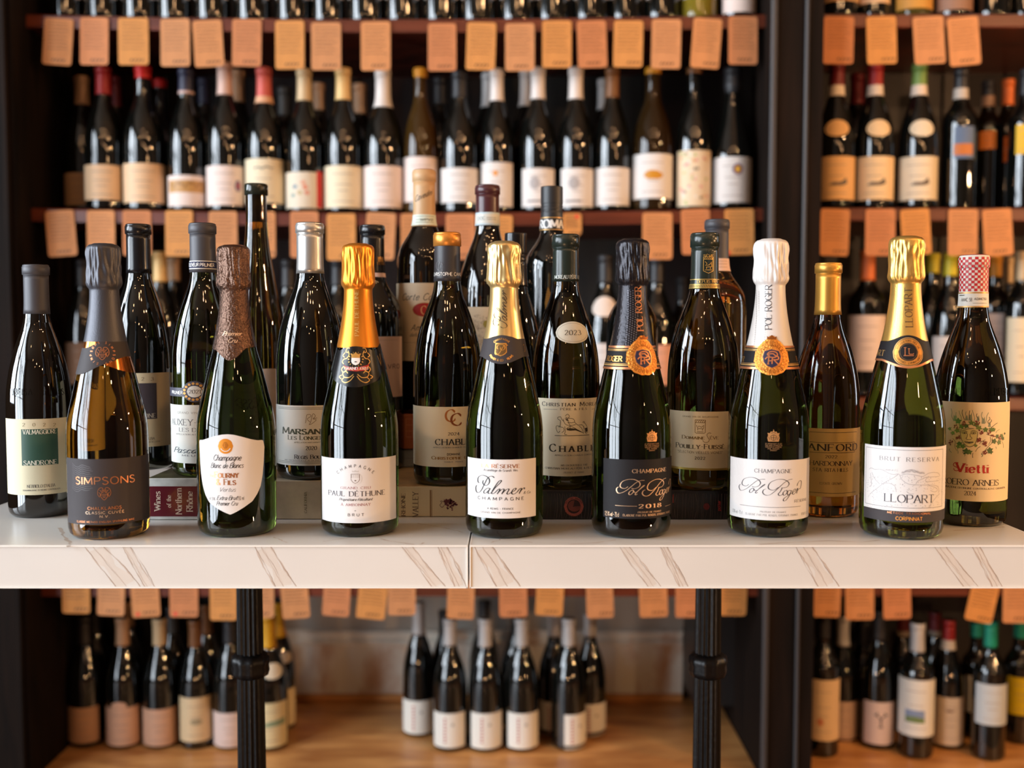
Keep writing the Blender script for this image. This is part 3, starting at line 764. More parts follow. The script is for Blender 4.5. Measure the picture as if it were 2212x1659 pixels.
SAND = ink((222, 200, 180))
for wd_, xb, ya, yb_, hh in (('Wines', 347, 1103, 1062, 13.5), ('of the', 369.5, 1096, 1070, 9), ('Northern', 393, 1110, 1055, 13.5), ('Rhône', 416.5, 1104, 1062, 13.5)):
    b1.vtext(wd_, xb, ya, yb_, hh, SAND, 'serif', 1.7, 1.4, layer=2)
b1.flush(b1.root)
z2 = .808; Yk2 = 1.266
b2 = book(556, 712, Yk2, TZ, z2, .19, K_BEIGE, 'wine book with a mottled stone-coloured spine under the silver-capped bottle', spine=K_BEIGE)
b2.vtext('CALIFORNIA', 663, 1108, 1063, 5.5, ink((110, 90, 60)), 'serif', 1.2, 2.0); b2.flush(b2.root)
z3 = .798; Yk3 = 1.283
b3 = book(800, 1015, Yk3, TZ, z3, .36, K_TAN, 'cream-spined wine book with a purple grape bunch drawn on its spine', spine=K_CREAM)
UM = ink((88, 62, 50))
b3.vtext('RHONE', 875.5, 1114, 1066, 8.5, UM, 'serif', 1.2, 2.2); b3.vtext('VALLEY', 903.5, 1116, 1063, 12, UM, 'serif', 1.1, 2.2)
b3.stroke(930, 1090, [(0, -32), (0, 30)], 3.0, ink((150, 118, 80)), name='spine_rule')
b3.stroke(933, 1090, [(0, -32), (0, 30)], .8, ink((100, 70, 50)), name='spine_rule', layer=2)
PUR = ink((104, 42, 50))
rg = random.Random(2)
for i in range(46):
    a, r_ = rg.uniform(0, 6.28), rg.random() ** .5
    b3.fill(975 + 13 * r_ * math.cos(a), 1091 + 11 * r_ * math.sin(a) + 2 * r_ * math.cos(a), ell(0, 0, 2.3, 2.3, 10), PUR if i % 3 else ink((140, 70, 76)), 1 + i % 3, 'grape_bunch_drawing')
b3.fill(968, 1083, [(-10, 0), (-4, -6), (0, -3), (6, -8), (9, -1), (14, 2), (6, 6), (0, 3), (-6, 6)], PUR, 1, 'grape_bunch_drawing')
b3.stroke(958, 1088, [(-7, -6), (-4, -2), (-8, 3), (-3, 8), (2, 3)], 1.0, PUR, name='grape_bunch_drawing'); b3.stroke(956, 1084, [(-3, -3), (2, 0), (4, -6)], 1.0, PUR, name='grape_bunch_drawing')
b3.flush(b3.root)
z4 = .796; Yk4 = 1.266
b4 = book(1166, 1312, Yk4, TZ, z4, .36, K_DARK, 'dark wood-grain wine book with a pink round award seal', spine=K_DARK)
b5 = book(1326, 1578, Yk4, TZ, z4, .36, K_DARK, 'dark wood-grain wine book with small red lettering on its spine', spine=K_DARK)
LN = ink((104, 88, 84))
rg = random.Random(5)
for f_, xa, xb in ((b4, 1172, 1306), (b5, 1452, 1574)):
    xx = xa
    while xx < xb:
        o1, o2 = rg.uniform(-2.5, 2.5), rg.uniform(-2.5, 2.5)
        f_.stroke(xx, 1094, [(o1, -28), (o2, 0), (o1 - 1.5, 27)], rg.choice([.4, .6, .9]), LN, name='spine_grain_line'); xx += rg.uniform(3, 10)
SEAL = ink((196, 104, 92)); SEALD = ink((60, 26, 28))
b4.fill(1239.5, 1094, ell(0, 0, 21.5, 21.5, 40), SEAL, 2, 'award_seal'); b4.fill(1239.5, 1094, ell(0, 0, 15.5, 15.5, 36), SEALD, 3, 'award_seal')
for k in range(1, 7):
    b4.stroke(1239.5 + (k - 3) * .4, 1094 - k * .2, [(x_, y_) for x_, y_ in ell(0, 0, 2.2 * k, 1.9 * k, 20)][:16], .9, SEAL, name='award_seal', layer=4)
b4.arctext('DESIGN AWARDS', 1239.5, 1094, 16.6, -70, 70, 3.6, SEALD, 'sans', 1.5, 4)
b4.arctext('WINE BOOKS', 1239.5, 1094, 20.2, 110, 250, 3.6, SEALD, 'sans', 1.5, 4)
b5.vtext('potter', 1556, 1103, 1081, 7, ink((200, 60, 60)), 'sans', 1.5, 1.6, layer=3)
b5.fill(1526, 1094, ell(0, 0, 7.5, 7.5, 20), ink((120, 34, 36)), 2, 'round_stamp')
b5.stroke(1454, 1077, [(0, -9), (0, 9)], 1.6, ink((190, 60, 50)), name='spine_mark', layer=2)
b4.flush(b4.root); b5.flush(b5.root)
# rear books
b6 = book(856, 1000, 1.456, z3, z3 + .0255, .20, K_GREY, 'grey-white book lying on the cream-spined book, under the terracotta one', spine=K_GREY)
b6.stroke(890, 990, [(-22, 0), (22, 0)], .8, ink((100, 106, 112)), name='spine_rule'); b6.flush(b6.root)
b7 = book(852, 1000, 1.452, z3 + .0258, z3 + .0745, .20, K_TERRA, 'terracotta book topmost of its stack, beneath the tall tan-capped bottle', spine=K_TERRA)
for k, yy in enumerate((905, 918, 931, 944)): b7.stroke(884, yy, [(-7, 0), (7, 0)], .9, ink((214, 140, 96)), name='spine_rule')
b7.stroke(877, 924, [(0, -20), (0, 20)], .9, ink((214, 140, 96)), name='spine_rule'); b7.stroke(891, 924, [(0, -20), (0, 20)], .9, ink((214, 140, 96)), name='spine_rule')
b7.flush(b7.root)
b8 = book(545, 712, 1.415, z2 - .001 + .0012, .848, .09, K_GREY, 'hidden grey book that lifts the tall slim amber bottle')
for (xa, xb, zt_, zz, col, lab) in ((1020, 1160, TZ, .84, K_DARK, 'thick dark book standing in the hidden rear stack on the left'), (1020, 1160, .8405, .892, K_TAN, 'tan book topmost of the hidden rear stack on the left')):
    book(xa, xb, 1.455, zt_, zz, .2, col, lab)
for (xa, xb, zt_, zz, col, lab) in ((1163, 1258, z4 + .0005, .892, K_GREY, 'thick grey book in the hidden stack under the black screwcap bottle'),):
    book(xa, xb, 1.45, zt_, zz, .11, col, lab)
book(1490, 1590, 1.412, z4 + .0005, .835, .12, K_TAN, 'tan book under the amber bottle with the dark grey capsule')

# ================================================================ front row: seven sparkling bottles
PR_SCRIPT = [  # hand-lettered name, traced in crop pixels, scale 8.295
 [(770,462),(700,465),(620,500),(530,575),(440,650),(350,695),(290,698),(262,650),(272,610),(300,590)],
 [(475,575),(420,610),(350,600),(330,560),(370,490),(470,447),(580,445),(665,485),(690,535),(660,585),(590,612),(535,605)],
 [(540,640),(500,670),(488,708),(515,722),(555,690),(572,652),(548,634),(530,650)],
 [(572,655),(610,680),(690,620),(760,565),(765,552),(735,570),(650,655),(603,705),(615,724),(640,705)],
 [(1275,460),(1200,470),(1110,520),(1025,595),(935,680),(850,742),(775,745),(732,705),(745,655),(785,635)],
 [(1005,600),(930,650),(850,640),(825,590),(870,510),(980,462),(1090,460),(1180,500),(1203,550),(1160,600),(1075,612)],
 [(1075,605),(1045,670),(1003,725),(1040,752),(1095,715)],
 [(1125,662),(1092,700),(1098,742),(1130,742),(1168,695),(1160,658),(1130,668)],
 [(1245,668),(1203,662),(1172,708),(1190,745),(1232,712),(1260,662),(1210,760),(1150,835),(1105,848),(1105,810),(1170,762),(1250,722),(1290,695)],
 [(1265,715),(1315,690),(1345,655),(1322,643),(1285,682),(1282,728),(1312,738),(1355,700)],
 [(1355,700),(1385,640),(1400,645),(1372,728)], [(1385,690),(1430,645),(1465,645),(1490,575),(1490,515),(1450,500),(1402,540),(1380,590)]]
PALMER = [
 [(755,580),(700,548),(640,560),(580,610),(530,700),(480,790),(430,880),(370,945),(310,962),(262,932),(247,860),(262,812),(288,788)],
 [(375,715),(340,722),(315,680),(325,610),(380,560),(460,540),(550,555),(615,600),(638,660),(615,730),(560,772),(500,765),(465,730),(462,690),(480,655)],
 [(640,838),(590,832),(530,870),(488,920),(497,957),(540,955),(595,905),(650,842)], [(658,835),(610,910),(602,950),(632,958),(690,925),(780,810),(880,710),(918,655),(895,640),(845,680),(762,800),(700,905),(690,948),(722,958),(775,925)],
 [(775,925),(835,862),(872,840),(880,862),(842,930),(820,962)], [(835,940),(905,870),(962,840),(980,862),(948,920),(930,962)], [(940,945),(1012,870),(1072,840),(1095,858),(1062,915),(1048,952),(1080,965),(1135,930)],
 [(1135,925),(1205,900),(1258,855),(1248,828),(1202,850),(1160,910),(1165,955),(1215,966),(1290,920)],
 [(1290,920),(1350,852),(1388,838),(1392,862),(1360,920),(1340,962)], [(1352,935),(1420,860),(1458,832),(1480,842),(1470,868)]]
def trace(b, cx, cy, strokes, scale, ox, oy, wd, m, pen=.3, name='script_lettering', k=1.0, layer=1):
    """strokes in crop pixels (scale per photo pixel, crop origin ox, oy), laid round (cx, cy)"""
    for s_ in strokes:
        b.stroke(cx, cy, [((x / scale + ox - cx) * 1.0, (y / scale + oy - cy)) for x, y in s_], wd, m, True, layer, name, k, pen)
P_WHITE = paper((220, 216, 213)); P_DARK = paper((62, 57, 58)); P_BLK = paper((26, 24, 26)); P_CREAM = paper((214, 203, 170))
P_GREYW = paper((214, 214, 214)); P_YELW = paper((222, 208, 168))
FO = dict(rough=.34, metal=.75)
F_GREY = mat('foil_charcoal', (74, 74, 80), rough=.42, metal=.5, bump=.15, bscale=700)
F_BROWN = mat('foil_hammered_brown', (104, 80, 68), rough=.26, metal=.85, bump=.8, bscale=420)
F_ORANGE = mat('foil_orange_gold', (228, 142, 44), **FO); F_GOLD = mat('foil_gold', (232, 200, 136), rough=.3, metal=.8)
F_BLACK = mat('foil_black', (40, 38, 42), rough=.25, metal=.6, bump=.3, bscale=330)
F_WHITE = mat('foil_white', (226, 220, 214), rough=.42, metal=.15); F_GOLD2 = mat('foil_gold_deep', (226, 182, 98), rough=.3, metal=.8, bump=.12, bscale=800)
F_COPPER = mat('foil_copper_mirror', (222, 130, 60), rough=.15, metal=.95)
G = 'sparkling wine bottles in the front row'

# --- 1 brown glass, charcoal foil, dark grey label
b = Bottle('champ', 223, 527, TZ, base=1166, wpx=181, glass=G_AMBER, group=G,
           label='brown glass sparkling bottle with charcoal foil and dark grey wave-embossed label')
b.foil(738, F_GREY, seed=1)
b.band(744, 789, F_COPPER, 'copper_band', 232, top=[(-180, -14), (-60, -18), (60, 10), (180, 6)], bot=[(-180, -12), (-60, -14), (60, 18), (180, 12)])
b.band(744, 787, P_DARK, 'grey_band', 225, top=[(-180, 2), (-60, 8), (0, -9), (60, -22), (180, -12)], bot=[(-180, 18), (-60, 22), (0, 0), (60, -16), (180, -8)], layer=3)
CR = [[(-13, -6), (-9, -12), (-3, -12), (0, -4), (3, -12), (9, -12), (13, -6), (13, 2), (9, 8)], [(-13, -6), (-13, 2), (-9, 8)], [(-6, 3), (6, 3), (6, 8), (0, 14), (-6, 8), (-6, 3)], [(-9, -8), (-5, -3), (-8, 4)], [(9, -8), (5, -3), (8, 4)], [(-4, -9), (-2, 0)], [(4, -9), (2, 0)], [(-11, -3), (-8, 1), (-9, 6)], [(11, -3), (8, 1), (9, 6)], [(-4, 5.5), (4, 5.5)], [(-3, 8.5), (3, 8.5)]]
for s_ in CR: b.stroke(221, 763, s_, 1.1, COPPER, True, 5, 'crest')
b.arctext('SIMPSONS SIMPSONS ', 221, 763, 21.5, 10, 370, 4.6, COPPER, 'sans', 1.4, 5)
b.flush(b.last)
b.label(146, 322, 991, 1133, P_DARK)
EMB = ink((104, 98, 100), .0, .35)
for k in range(13):
    y0 = 1004 + k * 4.4
    b.stroke(172, y0, [(-22, -3), (-14, 3 + k * .1), (-4, 5), (6, 0), (16, 2), (26 + (k % 3) * 3, 5 - k * .4)], .55, EMB, True, 1, 'wave_relief')
b.text('SIMPSONS', 165, 290, 1046, 15.5, COPPER, 'sans', .95, 2.6, 2)
for s_ in CR: b.stroke(225, 1066, s_, 1.1, COPPER, True, 2, 'crest')
b.text('CHALKLANDS', 190, 262, 1101, 6.5, COPPER, 'sans', 1.3, 3.4, 2); b.text('CLASSIC CUVÉE', 186, 268, 1110, 5.5, ink((220, 190, 160), .5, .3), 'sans', 1.3, 3.4, 2)
b.text('N.V.', 216, 236, 1118, 5, ink((220, 190, 160), .5, .3), 'sans', 1.4, 4, 2); b.text('CLASSIC METHOD ENGLISH SPARKLING WINE', 167, 290, 1129, 4, COPPER, 'sans', 1.5, 2.6, 2)
b.done()

# --- 2 hammered brown foil, white shield label
b = Bottle('champ', 504, 530, TZ, base=1161, wpx=174, glass=G_GREEN, group=G,
           label='green sparkling bottle with hammered brown foil and white shield-shaped label')
b.foil(752, F_BROWN, bot=[(-180, 0), (-90, 0), (-45, 4), (-12, 22), (0, 27), (12, 22), (45, 0), (90, -2), (180, 0)], cx=497, seed=2, topmat=F_COPPER)
CU = ink((236, 196, 160), .3, .35)
b.text('Premier', 482, 520, 725, 9, CU, 'script', 1.1, 2, 8); b.text('Cru', 492, 510, 740, 9, CU, 'script', 1.1, 2, 8)
b.flush(b.last)
sh = [(428.5, 957), (430, 953), (441, 952), (453, 948), (466, 942), (480, 938.5), (493, 937.6), (506, 939), (520, 943.5), (534, 950), (546, 953.5), (557, 954), (561, 958), (561.5, 970), (560, 995), (556.5, 1030), (552, 1054), (545, 1070), (535, 1086), (521, 1099), (507, 1108), (496, 1113), (484, 1108), (468, 1099), (455, 1087), (446, 1072), (439, 1054), (434, 1032), (430.5, 1000), (428.8, 975)]
b.patch(495, 1010, [((x - 495) * 1.22 if abs(x - 495) > 40 else (x - 495) * (1 + .22 * (abs(x - 495) / 40) ** 2), y - 1010) for x, y in sh], P_WHITE)
OR = ink((226, 142, 40), .35, .4)
b.fill(487, 964, ell(0, 0, 16.5, 16.5, 36), OR, 1, 'gold_seal'); b.stroke(487, 964, [(11 * math.cos(t / 10), 11 * math.sin(t / 10)) for t in range(4, 28)], 1.6, P_WHITE, True, 2, 'gold_seal')
b.fill(487, 962, ell(0, 0, 6.5, 7.5, 20), ink((190, 112, 26), .3, .4), 2, 'gold_seal'); b.text('F', 485, 489.5, 966, 8, OR, 'serif', 1.4, 2, 3)
b.text('Champagne', 461, 519, 995, 12.5, BLACK, 'script', 1.15); b.text('Blanc de Blancs', 456, 524, 1011, 10.5, BLACK, 'script', 1.2)
b.text('Fourny', 464, 515, 1032, 12.5, COPPER, 'serif_sc', 2.3, 1.6); b.text('Vve', 454, 462, 1030, 6, COPPER, 'serif', 1.6)
b.text('& Fils', 468, 509, 1047.5, 12.5, COPPER, 'serif_sc', 2.2, 1.6); b.text('Vertus', 473, 507, 1062, 9, GREY, 'script', .9)
b.text('Extra-Brut', 469, 511, 1080, 9, BLACK, 'script', 1.2); b.text('4.5%', 453, 465, 1080, 6, GREY, 'sans', 1.2); b.text('750 ml', 513, 527, 1080, 8, BLACK, 'sans', 1.0)
b.text('Premier Cru', 468, 512, 1092, 9, BLACK, 'script', 1.2)
b.done()

# --- 3 orange-gold foil, white label
b = Bottle('champ', 773, 527, TZ, base=1160, wpx=170, glass=G_GREEN, group=G,
           label='green sparkling bottle with bright orange-gold foil and red banner on black neck label')
b.foil(751, F_ORANGE, seed=3)
b.vtext('PAUL DETHUNE', 775, 725, 628, 8, mat('foil_emboss_pale', (250, 205, 120), rough=.3, metal=.6), 'serif', 1.3, 2.4, 8); b.flush(b.last)
P_GLOSSB = mat('neck_label_black', (14, 13, 14), rough=.25)
b.band(756, 790, P_GLOSSB, 'neck_label', 768, top=[(-180, -8), (-88, -13), (-45, 1), (-30, -4), (0, -8), (30, -4), (45, 1), (88, -13), (180, -8)], bot=[(-180, 12), (-70, 10), (-40, 34), (0, 46), (40, 34), (70, 10), (180, 12)], layer=7)
GL2 = ink((232, 180, 100), .7, .3)
def scrolls(cx, cy, w_):
    for sx in (-1, 1):
        for pts in ([(4, 12), (14, 8), (24, 16), (30, 10), (26, 4), (21, 8)], [(4, 20), (12, 27), (22, 26), (26, 18), (20, 14), (15, 18)], [(3, 24), (10, 34), (19, 38), (26, 33), (22, 27)], [(20, -30), (16, -22), (21, -14), (28, -12), (31, -6), (27, -2)], [(16, -36), (23, -35), (25, -28), (20, -26)], [(27, -26), (32, -20), (27, -16)], [(28, 22), (33, 26), (28, 30)]):
            b.stroke(cx, cy, [(sx * p[0], p[1]) for p in pts], w_, GL2, True, 9, 'scroll_ornament')
        for i in range(7):
            a = -1.2 + i * .4
            b.fill(cx, cy - 12, [(sx * (15 + q[0]) * math.cos(a) + 0, (15 + q[0]) * math.sin(a) + q[1]) for q in ell(0, 0, 2, 1.6, 8)], GL2, 9, 'wreath', step=1.5)
scrolls(768.5, 788, 1.5)
b.fill(768.5, 778, [(-9, -6), (9, -6), (9, 3), (6, 8), (0, 11), (-6, 8), (-9, 3)], ink((230, 225, 220)), 9, 'shield'); b.fill(768.5, 772, [(-9, -5), (9, -5), (9, 1), (-9, 1)], GL2, 10, 'shield')
b.fill(768.5, 766, [(-9, 2), (-9, -3), (-5, 0), (0, -6), (5, 0), (9, -3), (9, 2)], GL2, 9, 'crown'); b.text('*', 766, 771, 784, 5, BLACK, 'sans', 1.6, 2, 11)
b.fill(769, 794, [(-28, -7), (-24, -3), (0, 0), (24, -5), (29, -9), (27, 2), (22, 6), (0, 8), (-22, 5), (-25, 1)], ink((176, 26, 26)), 9, 'ribbon')
b.text('GRAND CRU', 745, 794, 798.5, 5.6, WHITE, 'serif', 1.6, 2.2, 11)
b.stroke(818, 782, [(-2, -14), (3, 8), (8, -18)], .9, GL2, False, 9, 'scroll_ornament')
b.flush(b.last)
b.label(696, 855, 991, 1130, P_WHITE)
b.arctext('CHAMPAGNE', 767.5, 1066, 57, -46, 46, 6.3, ink((80, 74, 76)), 'sans', 1.3)
gb = ink((120, 100, 88)); b.stroke(767.5, 1034, [(-9, -10), (9, -10), (9, 3), (5, 8), (0, 10.5), (-5, 8), (-9, 3), (-9, -10)], 1.0, gb, False, 1, 'shield')
for i in range(5):
    for j in range(2): b.fill(760 + i * 3.8, 1027 + j * 3.4, ell(0, 0, .8, 1.1, 6), gb, 1, 'shield', step=.8)
b.text('*', 765.5, 769.8, 1041, 5.5, gb, 'sans', 2.2); b.stroke(767.5, 1034, [(14 * math.cos(t / 6), 14 * math.sin(t / 6)) for t in range(-5, 12)], .7, ink((196, 190, 184)), True, 1, 'wreath', pen=.4)
b.fill(767.5, 1018, [(-7, 2), (-7, -2), (-4, 0), (0, -3), (4, 0), (7, -2), (7, 2)], ink((200, 194, 188)), 1, 'crown', step=1.5)
RO = ink((150, 70, 78)); b.text('GRAND CRU', 736, 800, 1056.5, 5, RO, 'serif', 1.0, 3.2); b.text('PAUL DÉTHUNE', 711, 831, 1072, 10.5, ink((50, 44, 56)), 'serif', 1.3, 2.6)
b.text('Propriétaire-Récoltant', 733, 803, 1082, 6, BLACK, 'script', 1.2); b.text('À AMBONNAY', 737, 800, 1093, 5.4, RO, 'serif', 1.1, 3.0)
b.text('*', 765.8, 769.2, 1105, 3.5, GREY, 'sans', 2.5); b.text('BRUT', 752, 786, 1115, 5.6, ink((70, 64, 66)), 'sans', 1.3, 7)
b.done()

# --- 4 gold foil with black neck label, script name
b = Bottle('champ', 1089, 522, TZ, base=1163, wpx=169, glass=G_GREEN, group=G,
           label='green sparkling bottle with pale gold foil, black script name on white label')
b.foil(740, F_GOLD, seed=4)
def rot_trace(b, cx, cy, strokes, sc, wd, m, cxs, cys, layer=8):
    for s_ in strokes:   # the same name turned to run up the neck
        b.stroke(cx, cy, [((y - cys) * sc, -(x - cxs) * sc) for x, y in s_], wd, m, True, layer, 'script_lettering', 1.0, .3)
rot_trace(b, 1081, 668, PALMER, .0655, 1.5, ink((40, 30, 26)), 860, 760); b.flush(b.last)
b.band(731, 771, P_DARK, 'neck_label', 1084, top=[(-180, 0), (-50, 1), (-25, -4), (0, -7), (25, -4), (50, 1), (180, 0)], bot=[(-180, 0), (-60, 0), (-40, 5), (-15, 13), (0, 15), (15, 13), (40, 5), (60, 0), (180, 0)], layer=7)
b.fill(1082, 755, [(-12.5, -14), (12.5, -14), (12.5, 6), (8, 11), (0, 14.5), (-8, 11), (-12.5, 6)], GOLD, 9, 'crest'); b.fill(1082, 755, [(-11, -11.5), (11, -11.5), (11, 5), (7, 9.5), (0, 12.5), (-7, 9.5), (-11, 5)], ink((120, 90, 52), .6, .4), 10, 'crest')
for s_ in PALMER[:2]: b.stroke(1082, 755, [((x - 470) * .052, (y - 750) * .052) for x, y in s_], 2.0, GOLD, True, 11, 'crest', pen=.4)
b.arctext('CHAMPAGNE', 1083, 758, 23.5, -46, 46, 4.2, GOLD, 'sans', 1.5, 9)
for i, ch in enumerate('PALMER & CO . REIMS'):
    a = math.radians(-50 + 100 * i / 18); q, wd_ = glyphs(ch, 'sans', 1.5)
    b.loc(1083, 750, [[((p[0] - wd_ / 2) * .42 * math.cos(a) + (30 - p[1] * .42) * math.sin(a), (30 - p[1] * .42) * math.cos(a) - (p[0] - wd_ / 2) * .42 * math.sin(a)) for p in qq] for qq in q], GOLD, 'lettering', 9)
b.stroke(1131, 752, [(-3, -6), (1, -8), (2, 2), (-2, 8)], .9, GOLD, True, 9, 'crest'); b.flush(b.last)
b.label(1011, 1157, 993, 1120, P_WHITE)
b.text('LA RÉSERVE', 1041, 1122, 1011, 7.6, COPPER, 'serif', 1.9, 2.4); b.text('Assemblage de Grands Vins', 1045, 1118, 1018.5, 5, ink((60, 56, 58)), 'italic', 1.3, 1.8)
trace(b, 1084, 1050, PALMER, 11.06, 1000, 980, 3.1, BLACK, .28, k=1.03)
b.text('& Co', 1130, 1144, 1066, 5.5, BLACK, 'script', 1.1); b.text('CHAMPAGNE', 1033, 1131, 1081, 6.6, ink((50, 48, 50)), 'sans', 1.3, 6.5)
b.text('À REIMS - FRANCE', 1053, 1109, 1101, 3.8, ink((60, 56, 58)), 'sans', 1.6, 3.2); b.text('GRAND VIN DE CHAMPAGNE', 1039, 1124, 1109.5, 3.4, ink((120, 112, 108)), 'sans', 1.4, 3)
b.done()

# --- 5 and 6: gold crest bottles
def crest_bottle(cpx, base, wpx, foil, dark, cxc, lab):
    b = Bottle('champ', cpx, 517, TZ, base=base, wpx=wpx, glass=G_GREEN, group=G, label=lab)
    b.foil(752, foil, seed=5 if dark else 6)
    ink_v = COPPER if dark else ink((52, 46, 50))
    b.vtext('POL ROGER', cxc + (0 if dark else -.5), 714 if dark else 711, 620 if dark else 616, 13.5, ink_v, 'serif', 1.6 if dark else 1.0, 1.6, 9)
    rr = random.Random(9); hexm = ink((104, 102, 108), .6, .3) if dark else ink((205, 200, 196), .2, .3)
    for i in range(24):
        for j in range(5):
            b.fill(cxc - 12 - j * 4.9 - (i > 11) * (i - 11) * .4, 628 + i * 5.0 + (j % 2) * 2.5, ell(0, 0, 1.7, 1.9, 6), hexm, 8, 'honeycomb_relief', step=1.3)
    b.flush(b.last)
    b.band(747, 798, P_BLK, 'neck_label', cxc, layer=8)
    for (ya, yb, mm) in ((747, 751.5, COPPER), (754, 755.6, GOLDLINE), (757, 758, GOLDLINE), (785, 786, GOLDLINE), (787.5, 790, GOLDLINE), (793, 798, COPPER)):
        b.band(ya, yb, mm, 'gold_line', cxc, layer=10, thick=.0001)
    wt = 102 if dark else 88
    b.text('ROGER', 0, 46, 780, 11, GOLD, 'serif', 1.9, 1.6, 11, cx=cxc - (64 if dark else 66))
    b.text('POL', 0, 28, 780, 11, GOLD, 'serif', 1.9, 1.6, 11, cx=cxc + (46 if dark else 60))
    out = []
    for i in range(64):
        a = 2 * PI * i / 64
        r_ = 38 + 1.6 * abs(math.sin(8 * a))
        x_, y_ = r_ * math.sin(a) * .93, -r_ * math.cos(a)
        if abs(math.sin(a)) < .42 and math.cos(a) > 0: y_ -= 8 * (1 - abs(math.sin(a)) / .42) ** .7
        out.append((x_, y_))
    b.fill(cxc, 771, out, mat('crest_gold', (226, 148, 62), rough=.36, metal=.7, bump=.6, bscale=500), 14, 'crest')
    dk = ink((150, 84, 30), .6, .45)
    for i in range(26):
        a = 2 * PI * (i + .5) / 26
        b.stroke(cxc, 771, [((30 + 5 * math.sin(t)) * math.sin(a + .07 * math.cos(t)) * .93, -(30 + 5 * math.sin(t)) * math.cos(a + .07 * math.cos(t))) for t in (0, 1.2, 2.4, 3.6, 4.8)], .7, dk, True, 16, 'crest_relief')
    b.stroke(cxc, 771, [(24.5 * .93 * math.sin(t / 8), -24.5 * math.cos(t / 8)) for t in range(-22, 23)], .6, dk, True, 16, 'crest_relief')
    b.arctext('POL ROGER', cxc, 773, 24, -62, 62, 5.6, dk, 'serif', 1.5, 17)
    for i, ch in enumerate('DEPUIS'):
        a = math.radians(-32 + 64 * i / 5); q, wd_ = glyphs(ch, 'serif', 1.5)
        b.loc(cxc, 768, [[((p[0] - wd_ / 2) * .5 * math.cos(a) + (36 - p[1] * .5) * math.sin(a), (36 - p[1] * .5) * math.cos(a) - (p[0] - wd_ / 2) * .5 * math.sin(a)) for p in qq] for qq in q], dk, 'lettering', 17)
    b.fill(cxc, 729, [(-9, 4), (-10, -3), (-5, 0), (0, -6), (5, 0), (10, -3), (9, 4)], dk, 17, 'crown', step=1.5)
    shp = [(-17, -15), (-8, -17), (0, -19), (8, -17), (17, -15), (18, -4), (16, 7), (9, 15), (0, 20), (-9, 15), (-16, 7), (-18, -4)]
    b.fill(cxc, 774, [(x * 1.08, y * 1.06) for x, y in shp], COPPER, 18, 'shield'); b.fill(cxc, 774, shp, NAVY, 20, 'shield')
    for pts in ([(-13, 2), (-8, -3), (4, -2), (11, -6), (10, -12), (2, -15), (-6, -13), (-9, -8), (-4, -5)], [(-8, -9), (2, -10), (7, -6), (13, -3), (12, 2), (4, 3)], [(-6, -2), (-7, 12)], [(1, -1), (0, 12)], [(3, 2), (12, 13)], [(-9, 12), (-5, 12)], [(-7, 5), (0, 5)]):
        b.stroke(cxc, 774, pts, 2.6, COPPER, True, 22, 'monogram')
    b.flush(b.last)
    # royal arms printed on the glass
    dx = 1408.5 if dark else 1671
    for pts in ([(-11, 12), (-13, 4), (-11, -2), (-13, -7), (-8, -6), (-6, -10), (-2, -9), (0, -15), (2, -9), (6, -10), (8, -6), (13, -7), (11, -2), (13, 4), (11, 12)],):
        b.fill(dx, 942, pts, ink((205, 150, 95), .5, .4), 1, 'royal_arms', step=1.2)
    for pts in ([(-6, 0), (0, -3), (6, 0), (5, 7), (0, 10), (-5, 7), (-6, 0)], [(-10, 2), (-8, 8)], [(10, 2), (8, 8)], [(-5, -6), (0, -8), (5, -6)], [(-6, 3.5), (6, 3.5)], [(0, -2), (0, 9)]):
        b.stroke(dx, 942, pts, .9, ink((30, 24, 16)), False, 2, 'royal_arms')
    for i, (t_, w_) in enumerate((('BY APPOINTMENT TO HM', 34), ('THE KING CHARLES III', 36), ('PURVEYORS OF CHAMPAGNE', 34), ('POL ROGER', 24), ('EPERNAY', 14))):
        b.text(t_, 0, w_, 960 + i * 3.6, 2.6, ink((150, 112, 74), .3, .5), 'sans', 1.3, 2, 1, cx=dx)
    return b
b = crest_bottle(1367, 1163, 173, F_BLACK, True, 1389, 'green sparkling bottle with black honeycomb foil, gold crest and black label dated 2018')
b.label(1303.5, 1452.5, 993, 1121, P_BLK)
GI = ink((224, 186, 148), .55, .35)
b.text('CHAMPAGNE', 1366, 1438, 1021, 8, GI, 'serif', 1.1, 2.6)
for s_ in PR_SCRIPT: b.stroke(1404, 1053, [((x / 8.295 + 1560 - 1666) * 1.0, y / 8.295 + 980 - 1052) for x, y in s_], 2.5, GI, True, 1, 'script_lettering', 1.0, .3)
b.text('2018', 1380, 1427, 1097, 8.5, GI, 'serif', 1.9, 4); b.stroke(1352, 1093, [(-24, 0), (24, 0)], .7, GI, False, 1, 'rule_line'); b.stroke(1441, 1092, [(-10, 0), (24, 0)], .7, GI, False, 1, 'rule_line')
b.text('12.5 % vol - 75 cl', 1307, 1337, 1114.5, 9, GI, 'sans', .9, 1.4); b.text('PRODUIT DE FRANCE', 1378, 1428, 1107.5, 3.4, GI, 'serif', 1.2, 2.4); b.text('ÉLABORÉ PAR POL ROGER, EPERNAY, FRANCE', 1346, 1446, 1115, 4.2, GI, 'serif', 1.3, 2.2)
b.done()
b = crest_bottle(1666, 1161, 178, F_WHITE, False, 1667, 'green sparkling bottle with white foil, gold crest and white script-lettered label')
b.label(1577.5, 1747, 994, 1124, P_WHITE)
DG = ink((64, 60, 66))
b.text('CHAMPAGNE', 1630, 1709, 1022, 8.2, DG, 'serif', 1.0, 2.6)
for s_ in PR_SCRIPT: b.stroke(1666, 1052, [(x / 8.295 + 1560 - 1666, y / 8.295 + 980 - 1052) for x, y in s_], 2.4, DG, True, 1, 'script_lettering', 1.0, .3)
